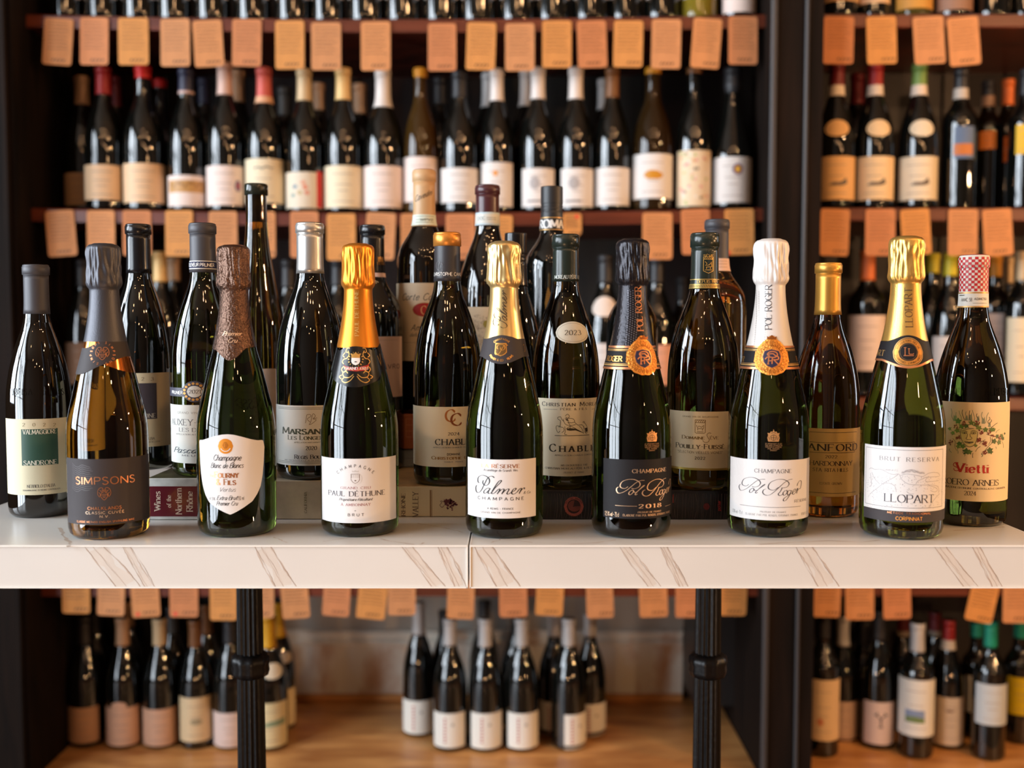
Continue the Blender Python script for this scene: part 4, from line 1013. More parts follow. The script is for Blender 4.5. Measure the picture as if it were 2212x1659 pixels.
b.text('RÉSERVE', 1716, 1741, 1083.5, 5.6, DG, 'serif', 1.1, 2.2); b.stroke(1666, 1096, [(-72, 0), (72, 0)], .8, DG, False, 1, 'rule_line')
b.text('12.5% vol - 75 cl', 1583, 1604, 1108, 7, GREY, 'sans', .8, 1.2); b.text('PRODUIT DE FRANCE', 1642, 1698, 1108, 3.4, GREY, 'serif', 1.1, 2.6); b.text('ÉLABORÉ PAR POL ROGER, EPERNAY, FRANCE', 1611, 1723, 1115.5, 4.2, GREY, 'serif', 1.1, 2.2); b.text('BRUT', 1731, 1744, 1111, 5.4, GREY, 'serif', 1.0, 2.4)
b.done()

# --- 7 gold foil, round black medallion
LLO = [[(400, 980), (440, 985), (432, 1115), (400, 1118), (470, 1128), (530, 1135)], [(480, 988), (490, 990), (485, 1108), (530, 1110)]]
b = Bottle('champ', 1959, 511, TZ, base=1166, wpx=187, glass=mat('glass_bright_green', (116, 142, 58), rough=.012, trans=1.0, ior=1.62), group=G,
           label='green sparkling bottle with deep gold foil, round black medallion and vineyard drawing label')
b.foil(737, F_GOLD2, seed=7)
b.vtext('LLOPART', 1971.5, 706, 622, 14.5, ink((70, 46, 30)), 'serif', .9, 2.2, 8); b.flush(b.last)
b.band(737, 781, P_BLK, 'neck_label', 1962, top=[(-180, 0), (-60, 1), (-40, -3), (-15, -11), (0, -13), (15, -11), (40, -3), (60, 1), (180, 0)], bot=[(-180, -1), (-60, -1), (-40, 4), (-15, 12), (0, 14), (15, 12), (40, 4), (60, -1), (180, -1)], layer=7)
b.band(777, 781.5, COPPER, 'gold_line', 1962, top=[(-180, -1), (-60, -1), (-40, 4), (-15, 12), (0, 14), (15, 12), (40, 4), (60, -1), (180, -1)], bot=[(-180, -1), (-60, -1), (-40, 4), (-15, 12), (0, 14), (15, 12), (40, 4), (60, -1), (180, -1)], layer=9)
b.fill(1962, 760, ell(0, 0, 31, 31, 48), GOLDLINE, 10, 'medallion'); b.fill(1962, 760, ell(0, 0, 29.6, 29.6, 48), P_BLK, 11, 'medallion'); b.fill(1962, 760, ell(0, 0, 28.4, 28.4, 48), mat('medallion_gold', (214, 148, 70), rough=.38, metal=.7), 12, 'medallion'); b.fill(1962, 760, ell(0, 0, 19.5, 19.5, 40), P_BLK, 13, 'medallion')
for i in range(48): b.fill(1962 + 17.6 * math.cos(i * PI / 24), 760 + 17.6 * math.sin(i * PI / 24), ell(0, 0, .6, .6, 6), GOLDLINE, 14, 'medallion_beads', step=.7)
b.arctext('VITICULTORS DES DE', 1962, 760, 22, -75, 75, 4, ink((90, 60, 26), .4, .5), 'sans', 1.3, 14); b.arctext('CORPINNAT ORGANIC', 1962, 760, 22, 105, 255, 4, ink((90, 60, 26), .4, .5), 'sans', 1.3, 14)
for pts in ([(-9, -9), (-4, -9)], [(-6.5, -9), (-6.5, 8)], [(-9, 8), (10, 8)], [(1, -7), (1, 5)], [(-1, -7), (3, -7)], [(1, 5), (9, 5), (10, 3)]): b.stroke(1962, 760, pts, 1.5, COPPER, False, 15, 'monogram')
b.text('LLOPART', 0, 82, 767, 12, GOLDLINE, 'serif', 1.0, 2, 9, cx=1886); b.flush(b.last)
b.label(1867.5, 2048.5, 966, 1105, P_WHITE)
SK = ink((150, 146, 150)); SK2 = ink((112, 108, 114))
for pts in ([(-86, -64), (86, -64)], [(86, -64), (86, 62)], [(86, 62), (-86, 62)], [(-86, 62), (-86, -64)]): b.stroke(1957, 1036, [(p[0] * 1.12, p[1]) for p in pts], .9, SK2, False, 1, 'border_line')
b.text('BRUT RESERVA', 1901, 2027, 997, 8.6, ink((104, 98, 100)), 'serif', 1.0, 4.2)
def C6(L): return [(x / 7.9 + 1860 - 1957, y / 7.9 + 940 - 1036) for x, y in L]
for L in ([(100, 640), (140, 610), (230, 625), (330, 610), (430, 640), (480, 665), (560, 680), (640, 665)], [(160, 680), (230, 790), (330, 870)], [(650, 665), (560, 740), (420, 830), (340, 900), (230, 990), (120, 1080)], [(660, 670), (700, 760), (800, 830), (930, 845), (1080, 850), (1230, 855), (1350, 880), (1410, 940), (1400, 1010)], [(680, 690), (780, 660), (930, 680), (1050, 700), (1150, 650), (1270, 640), (1390, 665), (1430, 720)], [(930, 830), (960, 780), (1050, 740), (1130, 715), (1400, 720)], [(1130, 720), (1110, 790), (1400, 790)], [(740, 620), (800, 590), (900, 590), (960, 640)], [(1170, 1250), (1230, 1170), (1330, 1080), (1440, 1020)], [(780, 960), (830, 1000), (900, 1000)], [(400, 850), (500, 840), (590, 880), (600, 940)], [(1160, 860), (1300, 900), (1370, 950), (1300, 980), (1200, 950)], [(130, 700), (160, 900), (110, 940)]):
    b.stroke(1957, 1036, C6(L), .8, SK, True, 1, 'vineyard_drawing')
rv = random.Random(11)
for i in range(330):
    x, y = rv.uniform(100, 1440), rv.uniform(690, 1250)
    if 380 < x < 1250 and 960 < y < 1160 or (x < 600 and y < 620 + x * .1): continue
    b.fill(x / 7.9 + 1860, y / 7.9 + 940, [(-1, .5), (0, -.7), (1.1, .3), (.2, .9)], SK, 1, 'vineyard_drawing', step=1)
for i in range(26): b.stroke((700 + i * 15) / 7.9 + 1860, (600 + 8 * math.sin(i) + abs(i - 10) * 3) / 7.9 + 940, [(-1, 3), (0, -2), (1, 3)], .6, SK, False, 1, 'vineyard_drawing')
b.text('SUBIRATS', 1906, 1939, 1017, 3.4, SK, 'italic', 1.0, 3)
LB = ink((36, 34, 50)); b.text('LLOPART', 1911, 2016, 1086, 17, LB, 'serif', .95, 1.7, 2)
b.fill(1939.5, 1075.5, ell(0, 0, 1.4, 1.4, 8), LB, 2, 'lettering', step=1)
b.flush(b.last)
b.label(1866, 2047, 1105.5, 1128.5, P_DARK, name='lower_strip')
b.text('MÈTODE TRADICIONAL', 1917, 2010, 1111.5, 4.2, COPPER, 'sans', 1.6, 3.6); b.text('CORPINNAT', 1935, 1992, 1124.5, 7.5, ink((236, 160, 70), .3, .4), 'sans', 1.35, 2.2)
b.done()

# ================================================================ second row and the tall bottles behind it
G2 = 'still wine bottles behind the front row'
C_GREY = mat('capsule_matt_grey', (70, 68, 72), rough=.5, metal=.2); C_BLK = mat('capsule_gloss_black', (24, 23, 25), rough=.22)
C_SILV = mat('capsule_silver', (206, 204, 200), rough=.32, metal=.75); C_ORAN = mat('capsule_orange', (226, 150, 66), rough=.34, metal=.6)
C_GOLD = mat('capsule_gold', (216, 160, 72), rough=.36, metal=.65); C_TAN = mat('capsule_tan', (198, 158, 114), rough=.45); C_MAR = mat('capsule_maroon', (74, 38, 42), rough=.3)
C_GRN = mat('capsule_dark_green', (34, 42, 36), rough=.25)
C_PALE = mat('strip_white', (222, 220, 210), rough=.5)

# far left
b = Bottle('burg', 77, 572, TZ, base=1119, wpx=147, glass=G_WINE, group=G2, label='dark red-wine bottle with matt grey capsule and green square on cream label')
b.capsule(678, C_GREY); b.flush(b.last)
b.text('ALBEISA', 0, 62, 853, 13, G_WINE, 'sans', 1.6, 3, 4, cx=38, name='embossed_lettering'); b.text('ALBEISA', 0, 62, 853, 13, G_WINE, 'sans', 1.6, 3, 4, cx=124, name='embossed_lettering')
b.flush(b.root)
b.label(15, 152, 905, 1069, P_CREAM)
gr = ink((44, 78, 62)); b.fill(86, 966, [(-38, -39.5), (38, -39.5), (38, 39.5), (-38, 39.5)], gr, 1, 'green_square')
for i, ch in enumerate('2022'): b.text(ch, 49 + i * 22, 54 + i * 22, 921, 7, ink((120, 108, 76)), 'serif', 1.2)
CR_ = ink((226, 220, 200)); b.text('VALMAGGIORE', 50, 121, 937.5, 9.5, CR_, 'serif', 1.6, 1.6, 2); b.text('SANDRONE', 52, 122, 1004, 9.5, CR_, 'serif', 1.6, 2.2, 2)
b.text("NEBBIOLO D'ALBA", 59, 119, 1053, 6.5, ink((96, 92, 84)), 'serif', 1.4, 1.6); b.text('DENOMINAZIONE DI ORIGINE CONTROLLATA', 50, 130, 1060, 3.2, ink((110, 106, 96)), 'serif', 1.4, 1.6)
b.done()
# dark bottle with purple-grey square
b = Bottle('burg', 298, 485, z1, base=1017, wpx=140, glass=G_BLACK, group=G2, label='dark bottle with gloss black capsule and grey square on beige label')
b.capsule(590, C_BLK); b.flush(b.last)
b.text('ALBEISA', 0, 58, 756, 12, G_BLACK, 'sans', 1.6, 3, 4, cx=333, name='embossed_lettering'); b.flush(b.root)
b.label(240, 367, 806, 966, paper((218, 200, 162)))
b.fill(302, 867, [(-36, -39), (36, -39), (36, 39), (-36, 39)], ink((70, 62, 68)), 1, 'grey_square')
for i, ch in enumerate('2023'): b.text(ch, 266 + i * 20, 271 + i * 20, 822, 7, ink((120, 100, 76)), 'serif', 1.2)
b.text('SANDRONE', 268, 336, 903, 9, ink((206, 196, 178)), 'serif', 1.6, 2.2, 2); b.text("NEBBIOLO D'ALBA", 272, 334, 951, 5.5, ink((110, 96, 80)), 'serif', 1.4, 1.6); b.text('DENOMINAZIONE CONTROLLATA', 262, 345, 957, 3, ink((110, 96, 80)), 'serif', 1.4)
b.done()
# white label, grapes-and-gold neck seal
b = Bottle('burg', 437, 483, z1, base=1030, wpx=149, glass=G_GREEN, group=G2, label='green burgundy bottle with navy neck strip and gold-ringed vintage seal')
b.capsule(588, C_GREY); NV = paper((40, 44, 74), 'neck_strip_navy'); b.flush(b.last)
b.band(563, 581, C_PALE, 'neck_strip', 437, layer=9); b.band(565, 579, NV, 'neck_strip', 437, layer=11)
b.text('NEGOCIANT ELEVEUR', 0, 66, 576, 7, WHITE, 'sans', 1.4, 2, 14, cx=392); b.text('PRUNIER', 0, 30, 576, 7, WHITE, 'sans', 1.4, 2, 14, cx=448); b.flush(b.last)
b.label(368, 512, 838, 857, mat('neck_label_grey', (70, 70, 84), rough=.4), name='neck_label', layer=3)
b.text('PRUNIER', 373, 395, 851, 6.5, WHITE, 'sans', 1.8, 2, 5)
b.fill(420, 846, ell(0, 0, 27, 23, 36), mat('neck_label_grey', (70, 70, 84)), 5, 'vintage_seal')
SG = ink((222, 166, 88), .4, .4)
for i in range(15): b.fill(420 + 21 * math.cos(i * 2 * PI / 15), 846 + 17.5 * math.sin(i * 2 * PI / 15), ell(0, 0, 3.6, 2.9, 9), SG, 7, 'vintage_seal', step=1.6)
b.fill(420, 846, ell(0, 0, 16.5, 12.5, 28), ink((226, 222, 212)), 8, 'vintage_seal'); b.text('2021', 409, 434, 850, 8, ink((70, 66, 64)), 'serif', 1.2, 2, 9); b.flush(b.last)
b.label(368, 514, 875, 1001, paper((226, 226, 218)))
b.text('GRAND VIN DE BOURGOGNE', 384, 498, 894, 4.5, ink((170, 168, 160)), 'sans', 1.2, 3); b.text('AUXEY-DURESSES', 0, 172, 919, 13, ink((96, 98, 100)), 'serif', 1.0, 1.8, cx=438)
b.text('LES DURESSES', 388, 489, 932.5, 8, ink((96, 98, 100)), 'serif', 1.0, 2); b.text('APPELLATION AUXEY-DURESSES CONTROLEE', 381, 500, 940, 2.8, GREY, 'serif', 1.2)
b.text('Pascal Prunier', 377, 504, 979, 12, ink((74, 84, 88)), 'script', 1.2, 2.2); b.text('MEURSAULT', 394, 486, 986, 3.6, GREY, 'sans', 1.3, 4)
b.done()
# tall slim amber bottle
b = Bottle('flute', 553, 398, .8482, Y=1.452, wpx=122, glass=mat('glass_amber_tall', (176, 140, 56), rough=.012, trans=1.0, ior=1.62), group=G2, label='tall slim amber-green bottle with an unwrapped lip, cork in its neck', top=.985)
_, zl = b.uv(553, 420)
MB().lathe([(zl, b.rf(zl) + .0004), (zl + .001, b.rf(zl) + .0022), (b.H - .002, b.rf(b.H) + .0024), (b.H, b.rf(b.H) + .001), (b.H, .001)], 40, cap=False).build('lip_ring', mat('glass_lip', (40, 42, 34), rough=.12), b.root, True)
MB().lathe([(b.H - .052, .0006), (b.H - .052, .0095), (b.H - .014, .0095), (b.H - .014, .0006)], 28, cap=False).build('cork', mat('cork_amber', (196, 140, 62), rough=.8), b.root, True)
b.label(500, 600, 797, 928, paper((222, 206, 196)))
b.done()
# silver capsule
b = Bottle('burg', 669, 482, z2, base=1037, wpx=153, glass=G_BLACK, group=G2, label='black burgundy bottle with silver capsule, double-ruled white label dated 2020')
b.capsule(590, C_SILV); b.flush(b.last)
b.label(597, 746, 876, 1006, paper((228, 227, 220)))
LG = ink((70, 76, 62))
for yy, ww in ((881, .7), (884, .7), (998, .7), (1001, .7)): b.stroke(671, yy, [(-88, 0), (88, 0)], ww, LG, False, 1, 'rule_line')
for pts in ([(-9, -10), (-12, 8)], [(-9, -10), (-3, -11), (0, -7), (-8, -1), (-2, 6)], [(4, -12), (-1, 6), (-4, 11), (2, 9), (11, 1), (4, -1), (9, -7), (4, -12)], [(4, -2), (13, -3)]): b.stroke(672, 906, pts, 1.1, ink((126, 112, 90)), True, 1, 'monogram')
b.text('Marsannay', 612, 730, 938, 14.5, LG, 'serif_sc', 1.9, 1.5); b.text('Les Longeroies', 623, 721, 950, 9.5, LG, 'serif_sc', 1.7, 1.8); b.text('APPELLATION MARSANNAY CONTROLEE', 636, 716, 957, 2.8, LG, 'serif', 1.3)
b.text('2020', 661, 684, 972, 8, BLACK, 'serif', 1.8, 2); b.text('Regis Bouvier', 637, 713, 991, 8.5, BLACK, 'serif_sc', 1.7, 1.8); b.text('MIS EN BOUTEILLE A GEVREY-CHAMBERTIN', 616, 730, 996, 2.8, GREY, 'serif', 1.2)
b.done()
# black capsule, pink-beige label
b = Bottle('bord', 804, 487, z3, base=1018, wpx=132, glass=G_BLACK, group=G2, label='square-shouldered black bottle with gloss black capsule and plain pinkish label')
b.capsule(596, C_BLK); b.band(589, 598, paper((226, 196, 190), 'strip_pink'), 'neck_strip', layer=9); b.flush(b.last)
b.fill(822, 560, [(-8, 6), (-8, -6), (-5, -3), (-2, -7), (1, -3), (4, -6), (7, -3), (8, 6)], ink((160, 116, 56), .5, .4), 9, 'castle_mark', step=1.5); b.text('TENUTA', 0, 34, 572, 5, ink((180, 130, 64), .5, .4), 'serif', 1.5, 2, 9, cx=826); b.flush(b.root)
b.label(745, 868, 727, 859, paper((222, 192, 178)))
b.stroke(806, 735, [(-62, 0), (62, 0)], .5, ink((150, 120, 110)), False, 1, 'rule_line'); b.text('VRO', 838, 862, 796, 9.5, ink((110, 84, 78)), 'sans', 1.2, 3.4)
b.done()
# tall tan capsule
b = Bottle('bord', 916, 368, z3 + .0748, Y=1.4975, wpx=120, glass=G_WINE, group=G2, label='tall square-shouldered bottle with tan capsule, red oval on beige label')
b.capsule(488, C_TAN, topmat=mat('capsule_top_red', (176, 44, 38), rough=.4), ylip=391); b.flush(b.last)
b.text('Cavedini', 0, 38, 436, 12, BLACK, 'hand', .7, 1.6, 9, cx=914, rot=.42); b.flush(b.root)
b.band(463, 486, paper((216, 222, 206), 'strip_green_white'), 'neck_strip', layer=9)
for yy in (467, 474, 480): b.stroke(918, yy, [(-20, 0), (20, 0)], 1.0, ink((140, 146, 130)), False, 12, 'strip_print')
b.text('WPVZ', 908, 934, 477, 5, ink((120, 126, 112)), 'sans', 1.2, 2, 12); b.flush(b.last)
b.label(855, 978, 611, 780, paper((228, 206, 174)))
b.text('Corte Cavedini', 869, 968, 648, 14, ink((60, 52, 48)), 'hand', .8, 1.9); b.fill(917, 669, ell(0, 0, 27, 15.5, 32), ink((196, 150, 100)), 1, 'oval_mark'); b.fill(917, 669, ell(0, 0, 25.5, 14.2, 32), ink((172, 34, 30)), 2, 'oval_mark')
b.text('C', 910, 921, 679, 18, ink((226, 160, 110)), 'serif', 1.6, 2, 3); b.text('Amarone', 888, 948, 714, 13, ink((50, 44, 42)), 'hand', .9, 1.9); b.text('della Valpolicella', 885, 956, 727, 8, ink((50, 44, 42)), 'hand', .8, 1.7); b.stroke(915, 740, [(-52, 0), (52, 0)], .6, ink((150, 126, 100)), False, 1, 'rule_line')
b.done()
# orange-topped capsule, two overlapping C
b = Bottle('burg', 966, 503, z3, base=1050, wpx=149, glass=G_OLIVE, group=G2, label='olive burgundy bottle with orange cap ring and two overlapping copper C letters')
b.capsule(607, mat('capsule_slate', (58, 56, 60), rough=.42), lipmat=C_ORAN, ylip=531); b.flush(b.last)
b.text('CHRISTOPHE CAMU', 0, 74, 595.5, 7, WHITE, 'sans', 1.5, 1.8, 9, cx=966); EMBC = ink((96, 94, 98)); b.text('C', 944, 952, 583, 18, EMBC, 'serif', 1.2, 2, 9); b.text('C', 948, 957, 587, 18, EMBC, 'serif', 1.2, 2, 9); b.flush(b.root)
b.label(893, 1040, 879, 1009, paper((240, 228, 198)))
CO2 = ink((190, 120, 60), .3, .4); b.text('C', 963, 983, 911, 26, CO2, 'serif', 1.3); b.text('C', 975, 996, 919, 26, ink((150, 84, 44), .3, .4), 'serif', 1.3, 2, 2)
b.text('2024', 968, 992, 940.5, 6.4, BLACK, 'serif', 1.4, 2.6); b.text('CHABLIS', 941, 1018, 961, 12.5, BLACK, 'serif', 1.4, 2.8); b.text('APPELLATION CHABLIS CONTROLEE', 936, 1026, 968, 2.8, GREY, 'serif', 1.3); b.text('DOMAINE', 966, 994, 983.5, 4.6, BLACK, 'sans', 1.4, 2.8)
b.text('Christophe Camu', 933, 1026, 992.5, 7, ink((176, 128, 60), .3, .4), 'serif_sc', 2.0, 2.2); b.text('CHABLIS . FRANCE', 960, 1000, 999, 2.6, GREY, 'sans', 1.3, 3)
b.done()
# maroon capsule
b = Bottle('burg', 1053, 401, .8925, Y=1.50, wpx=134, glass=G_WINE, group=G2, label='dark bottle with maroon capsule and map drawn on its cream label')
b.capsule(487, C_MAR); b.band(458, 486, paper((196, 212, 218), 'strip_blue_white'), 'neck_strip', layer=9); b.band(462, 482, C_PALE, 'neck_strip', layer=10)
b.text('DOC', 1034, 1048, 475, 7, ink((160, 170, 172)), 'sans', 1.2, 2, 13); b.stroke(1060, 470, [(-9, 0), (12, 0)], 1, ink((150, 150, 140)), False, 13, 'strip_print'); b.stroke(1060, 474, [(-9, 0), (12, 0)], 1, ink((150, 150, 140)), False, 13, 'strip_print'); b.flush(b.last)
b.label(1000, 1106, 663, 776, paper((214, 188, 152)))
rm = random.Random(3)
for i in range(110):
    a, r_ = rm.uniform(0, 6.28), rm.random() ** .5
    b.stroke(1036 + 24 * r_ * math.cos(a), 716 + 38 * r_ * math.sin(a), [(-2, -1), (1, 2), (2, -2)], .5, ink((112, 74, 56)), False, 1, 'map_drawing')
b.fill(1050, 700, ell(0, 0, 7, 8, 12), ink((150, 130, 50)), 2, 'map_drawing')
b.done()
# small dark screwcap
b = Bottle('burg', 1114, 504, z4, Y=1.40, wpx=122, glass=G_BLACK, group=G2, label='black screwcap bottle mostly hidden behind the gold-foiled one')
b.capsule(618, C_BLK, ridges=1); b.text('RAEN', 0, 40, 604, 6, ink((214, 150, 130)), 'sans', 1.4, 3, 9, cx=1122); b.done()
# ROMA screwcap
b = Bottle('bord', 1192, 404, .8925, Y=1.50, wpx=118, glass=G_BLACK, group=G2, label='square-shouldered black screwcap bottle with bold white capitals on its neck and gold feather')
b.capsule(498, mat('screwcap_matt_black', (36, 35, 36), rough=.45), ridges=1); b.flush(b.last)
b.text('ROMA', 0, 58, 492, 17, WHITE, 'serif', 2.6, 1.6, 16, cx=1190)
for yy in (469, 495): b.band(yy, yy + 1.6, GOLDLINE, 'gold_line', layer=14)
b.flush(b.root)
b.fill(1184, 655, [(0, -36), (6, -20), (8, 0), (5, 20), (0, 36), (-5, 20), (-7, 0), (-4, -20)], ink((170, 120, 50), .5, .4), 2, 'feather', step=1.2)
for k in range(12): b.stroke(1184, 628 + k * 5, [(-6, 2), (0, -1), (6, 3)], .6, ink((70, 48, 20)), False, 3, 'feather')
b.label(1140, 1240, 745, 850, P_CREAM)
b.done()
# green capsule, oval 2023
b = Bottle('burg', 1222, 507, z4, base=1056, wpx=148, glass=G_OLIVE, group=G2, label='dark burgundy bottle with small white oval neck label reading 2023')
b.capsule(608, C_GRN, ylip=534); b.flush(b.last)
b.text('MOREAU PÈRE & FILS', 0, 76, 602, 7.5, ink((200, 204, 196)), 'serif', 1.4, 1.8, 9, cx=1234); b.flush(b.root)
b.patch(1238, 718, ell(0, 0, 38, 23.5, 40), paper((222, 216, 198)), 'oval_neck_label', 2); b.stroke(1238, 718, ell(0, 0, 34, 20, 32) + [(34, 0)], .6, ink((150, 144, 128)), True, 1 + 2, 'border_line')
b.text('2023', 0, 36, 723.5, 10, ink((90, 84, 74)), 'serif', 1.2, 2.4, 4, cx=1238); b.flush(b.last)
b.label(1161, 1298, 861, 1029, paper((242, 230, 200)))
BR = ink((62, 52, 36)); b.text('Christian Moreau', 0, 146, 877.5, 9, BR, 'serif_sc', 1.3, 3.2, cx=1240); b.text('PÈRE & FILS', 1211, 1267, 886, 4.6, BR, 'serif', 1.3, 3.6); b.stroke(1189, 884, [(-17, 0), (16, 0)], .6, BR, False, 1, 'rule_line'); b.stroke(1284, 883, [(-11, 0), (10, 0)], .6, BR, False, 1, 'rule_line')
def C5(L): return [(x / 7.9 + 1150 - 1238, y / 7.9 + 850 - 920) for x, y in L]
for L in ([(470, 560), (480, 470), (440, 440), (430, 410), (480, 395), (500, 440), (540, 480)], [(480, 560), (410, 555), (410, 620), (440, 670), (470, 640)], [(440, 570), (520, 580), (540, 630), (500, 670)], [(550, 560), (560, 640), (550, 695), (590, 700)], [(580, 600), (650, 560), (740, 600), (800, 640), (880, 680)], [(560, 380), (600, 350), (630, 390), (600, 420), (565, 400)], [(550, 430), (600, 420), (690, 430), (720, 480), (660, 500), (600, 480)], [(600, 480), (640, 540), (640, 610)], [(720, 490), (780, 540), (860, 540), (900, 600)], [(880, 500), (920, 520), (960, 580), (970, 660), (940, 690), (900, 640), (890, 560)], [(870, 500), (890, 480), (910, 500)], [(520, 430), (560, 520), (640, 545), (740, 530)], [(800, 560), (850, 600), (890, 690)]):
    b.stroke(1238, 920, C5(L), 1.0, BR, True, 1, 'horse_rider_drawing')
b.fill(1238, 920, C5([(580, 600), (640, 590), (740, 600), (820, 640), (870, 670), (820, 660), (740, 630), (640, 635), (590, 625)]), BR, 1, 'horse_rider_drawing', step=1.5)
b.fill(1238, 920, C5([(560, 440), (600, 430), (620, 470), (580, 460)]), BR, 1, 'horse_rider_drawing', step=1.2); b.fill(1238, 920, C5([(910, 600), (960, 590), (970, 650), (930, 680)]), BR, 1, 'horse_rider_drawing', step=1.2)
b.stroke(1238, 941, [(-40, 0), (40, 0)], 1.2, BR, False, 1, 'horse_rider_drawing')
b.text('Chablis', 0, 116, 975.5, 16, BR, 'serif_sc', 1.8, 4.4, cx=1244); b.text('APPELLATION CHABLIS CONTROLEE', 1199, 1284, 985, 3, BR, 'serif', 1.1); b.text('MIS EN BOUTEILLE PAR', 1212, 1268, 1007, 3.8, BR, 'serif', 1.3)
b.text('CHRISTIAN MOREAU PÈRE & FILS - CHABLIS', 1178, 1292, 1014, 4, BR, 'serif', 1.5); b.text('PRODUCT OF FRANCE', 1218, 1262, 1022.5, 3.8, BR, 'serif', 1.1)
b.done()
# dark cap just behind the black foil
b = Bottle('bord', 1367, 517, z4, Y=1.47, wpx=112, glass=G_BLACK, group=G2, label='bottle almost fully hidden behind the black-foiled one, dark cap showing')
b.capsule(610, C_BLK); b.done()
# dark green capsule with gold crest
b = Bottle('burg', 1523, 504, z4, base=1059, wpx=158, glass=G_OLIVE, group=G2, label='olive burgundy bottle with dark green capsule bearing a gold crest')
b.capsule(624, C_GRN, ylip=533); b.flush(b.last)
GG = ink((218, 176, 96), .55, .35)
b.text('SÈVE', 1520, 1540, 555, 5, GG, 'serif', 1.4, 2, 9)
for pts in ([(-10, -13), (10, -13), (10, 17), (4, 20), (0, 22), (-4, 20), (-10, 17), (-10, -13)], [(-10, -8), (10, -8)], [(-7, -3), (-3, 1), (-6, 6), (2, 4), (6, -2), (7, 8), (-5, 9)], [(-4, 9), (-4, 13)], [(4, 9), (4, 13)], [(-7, 15), (7, 15)]): b.stroke(1530, 568, pts, 1.2, GG, False, 9, 'crest')
for k in range(5): b.stroke(1530, 568, [(-8 + k * 4, -9), (-6 + k * 4, -12)], 1.2, GG, False, 9, 'crest')
b.flush(b.root)
for ya, yb in ((602.5, 604), (613, 622.5)): b.band(ya, yb, mat('gold_strip', (206, 170, 92), rough=.35, metal=.5), 'gold_band', layer=9)
b.text('DEPUIS 1920', 0, 46, 611, 5.8, GG, 'serif', 1.5, 2, 10, cx=1530)
for k in range(-14, 15): b.stroke(1522, 617.8, [(k * 3.4 - 1.2, 3.4), (k * 3.4 + 1.2, -3.4)], 1.1, ink((60, 56, 34)), False, 12, 'diagonal_stripe')
b.flush(b.last)
b.label(1447, 1573, 889, 1012, paper((242, 226, 190))); DGO = ink((128, 96, 44)); 
b.text('GRAND VIN DE BOURGOGNE', 1475, 1552, 902, 3, DGO, 'sans', 1.2, 3.2)
for pts in ([(-11, -15), (11, -15), (11, 12), (8, 14), (-8, 14), (-11, 12), (-11, -15)], [(-11, -9), (11, -9)], [(-8, -4), (-6, 3), (-3, -2), (3, 1), (8, -4), (7, 4), (-6, 4)], [(-5, 4), (-5, 8)], [(5, 4), (5, 8)], [(-7, 11), (7, 11)]): b.stroke(1512.5, 922, pts, 1.2, DGO, False, 1, 'emblem')
for k in range(5): b.stroke(1512.5, 922, [(-9 + k * 4.4, -10), (-6 + k * 4.4, -14.5)], 1.3, DGO, False, 1, 'emblem')
b.text('Domaine', 1474, 1522, 948.5, 7.5, DGO, 'serif_sc', 1.4, 1.8); b.stroke(1527, 947, [(9, -11), (4, -12), (0, -8), (2, -2), (5, 3), (2, 8), (-6, 8), (-9, 4)], 1.1, DGO, True, 1, 'script_lettering'); b.text('ÈVE', 1534, 1552, 949, 6.4, DGO, 'serif', 1.5, 1.8)
b.text('Pouilly-Fuissé', 1461, 1564, 969.5, 10.5, ink((84, 66, 40)), 'serif_sc', 1.4, 1.9); b.text('"SÉLECTION VIEILLES VIGNES"', 1464, 1560, 980, 5, DGO, 'sans', 1.0, 2.4); b.text('2022', 1501, 1523, 992.5, 5.4, ink((84, 66, 40)), 'sans', 1.4, 3); b.flush(b.last)
b.label(1447, 1573, 1011.5, 1016, mat('gold_strip', (206, 170, 92)), name='gold_strip', layer=2); b.done()
# amber bottle behind it
b = Bottle('bord', 1549, 475, .8355, Y=1.462, wpx=130, glass=mat('glass_amber_deep', (206, 138, 52), rough=.012, trans=1.0, ior=1.62), group=G2, label='square-shouldered amber bottle with dark grey capsule and pale pink strip')
b.capsule(586, C_GREY); b.band(558, 585, paper((226, 190, 168), 'strip_peach'), 'neck_strip', layer=9)
for yy in (564, 570, 577): b.stroke(1560, yy, [(-9, 0), (12, 0)], .9, ink((176, 130, 110)), False, 12, 'strip_print')
b.flush(b.last); b.label(1520, 1569, 686, 790, paper((226, 150, 60), 'label_orange')); b.done()
# gold capsule, mustard label
b = Bottle('burg', 1790, 568, TZ, base=1118, wpx=147, glass=G_AMBER, group=G2, label='amber bottle with plain gold capsule and mustard label dated 2022')
b.capsule(680, C_GOLD, ylip=590); b.flush(b.last)
b.label(1718, 1858, 926, 1073, paper((228, 186, 106))); BK = ink((64, 42, 22))
for pts in ([(-72, -70 + 4), (72, -66)], [(-72, 66), (72, 66)], [(-64, -44), (64, -44)], [(64, -44), (64, -22)], [(64, -22), (-64, -22)], [(-64, -22), (-64, -44)]): b.stroke(1790, 1000, pts, .9, BK, False, 1, 'rule_line')
b.text('SANFORD', 1732, 1850, 974, 14.5, BK, 'serif', 1.4, 2.8); b.text('2022', 1783, 1808, 990, 6.4, BK, 'serif', 1.2, 2.6); b.text('CHARDONNAY', 1740, 1840, 1006, 9.5, BK, 'serif', 1.1, 1.6); b.text('STA. RITA HILLS', 1756, 1831, 1019, 7.2, BK, 'serif', 1.1, 1.8); b.text('ESTATE GROWN', 1771, 1818, 1047, 5, ink((120, 84, 44)), 'serif', 1.1, 2)
b.done()
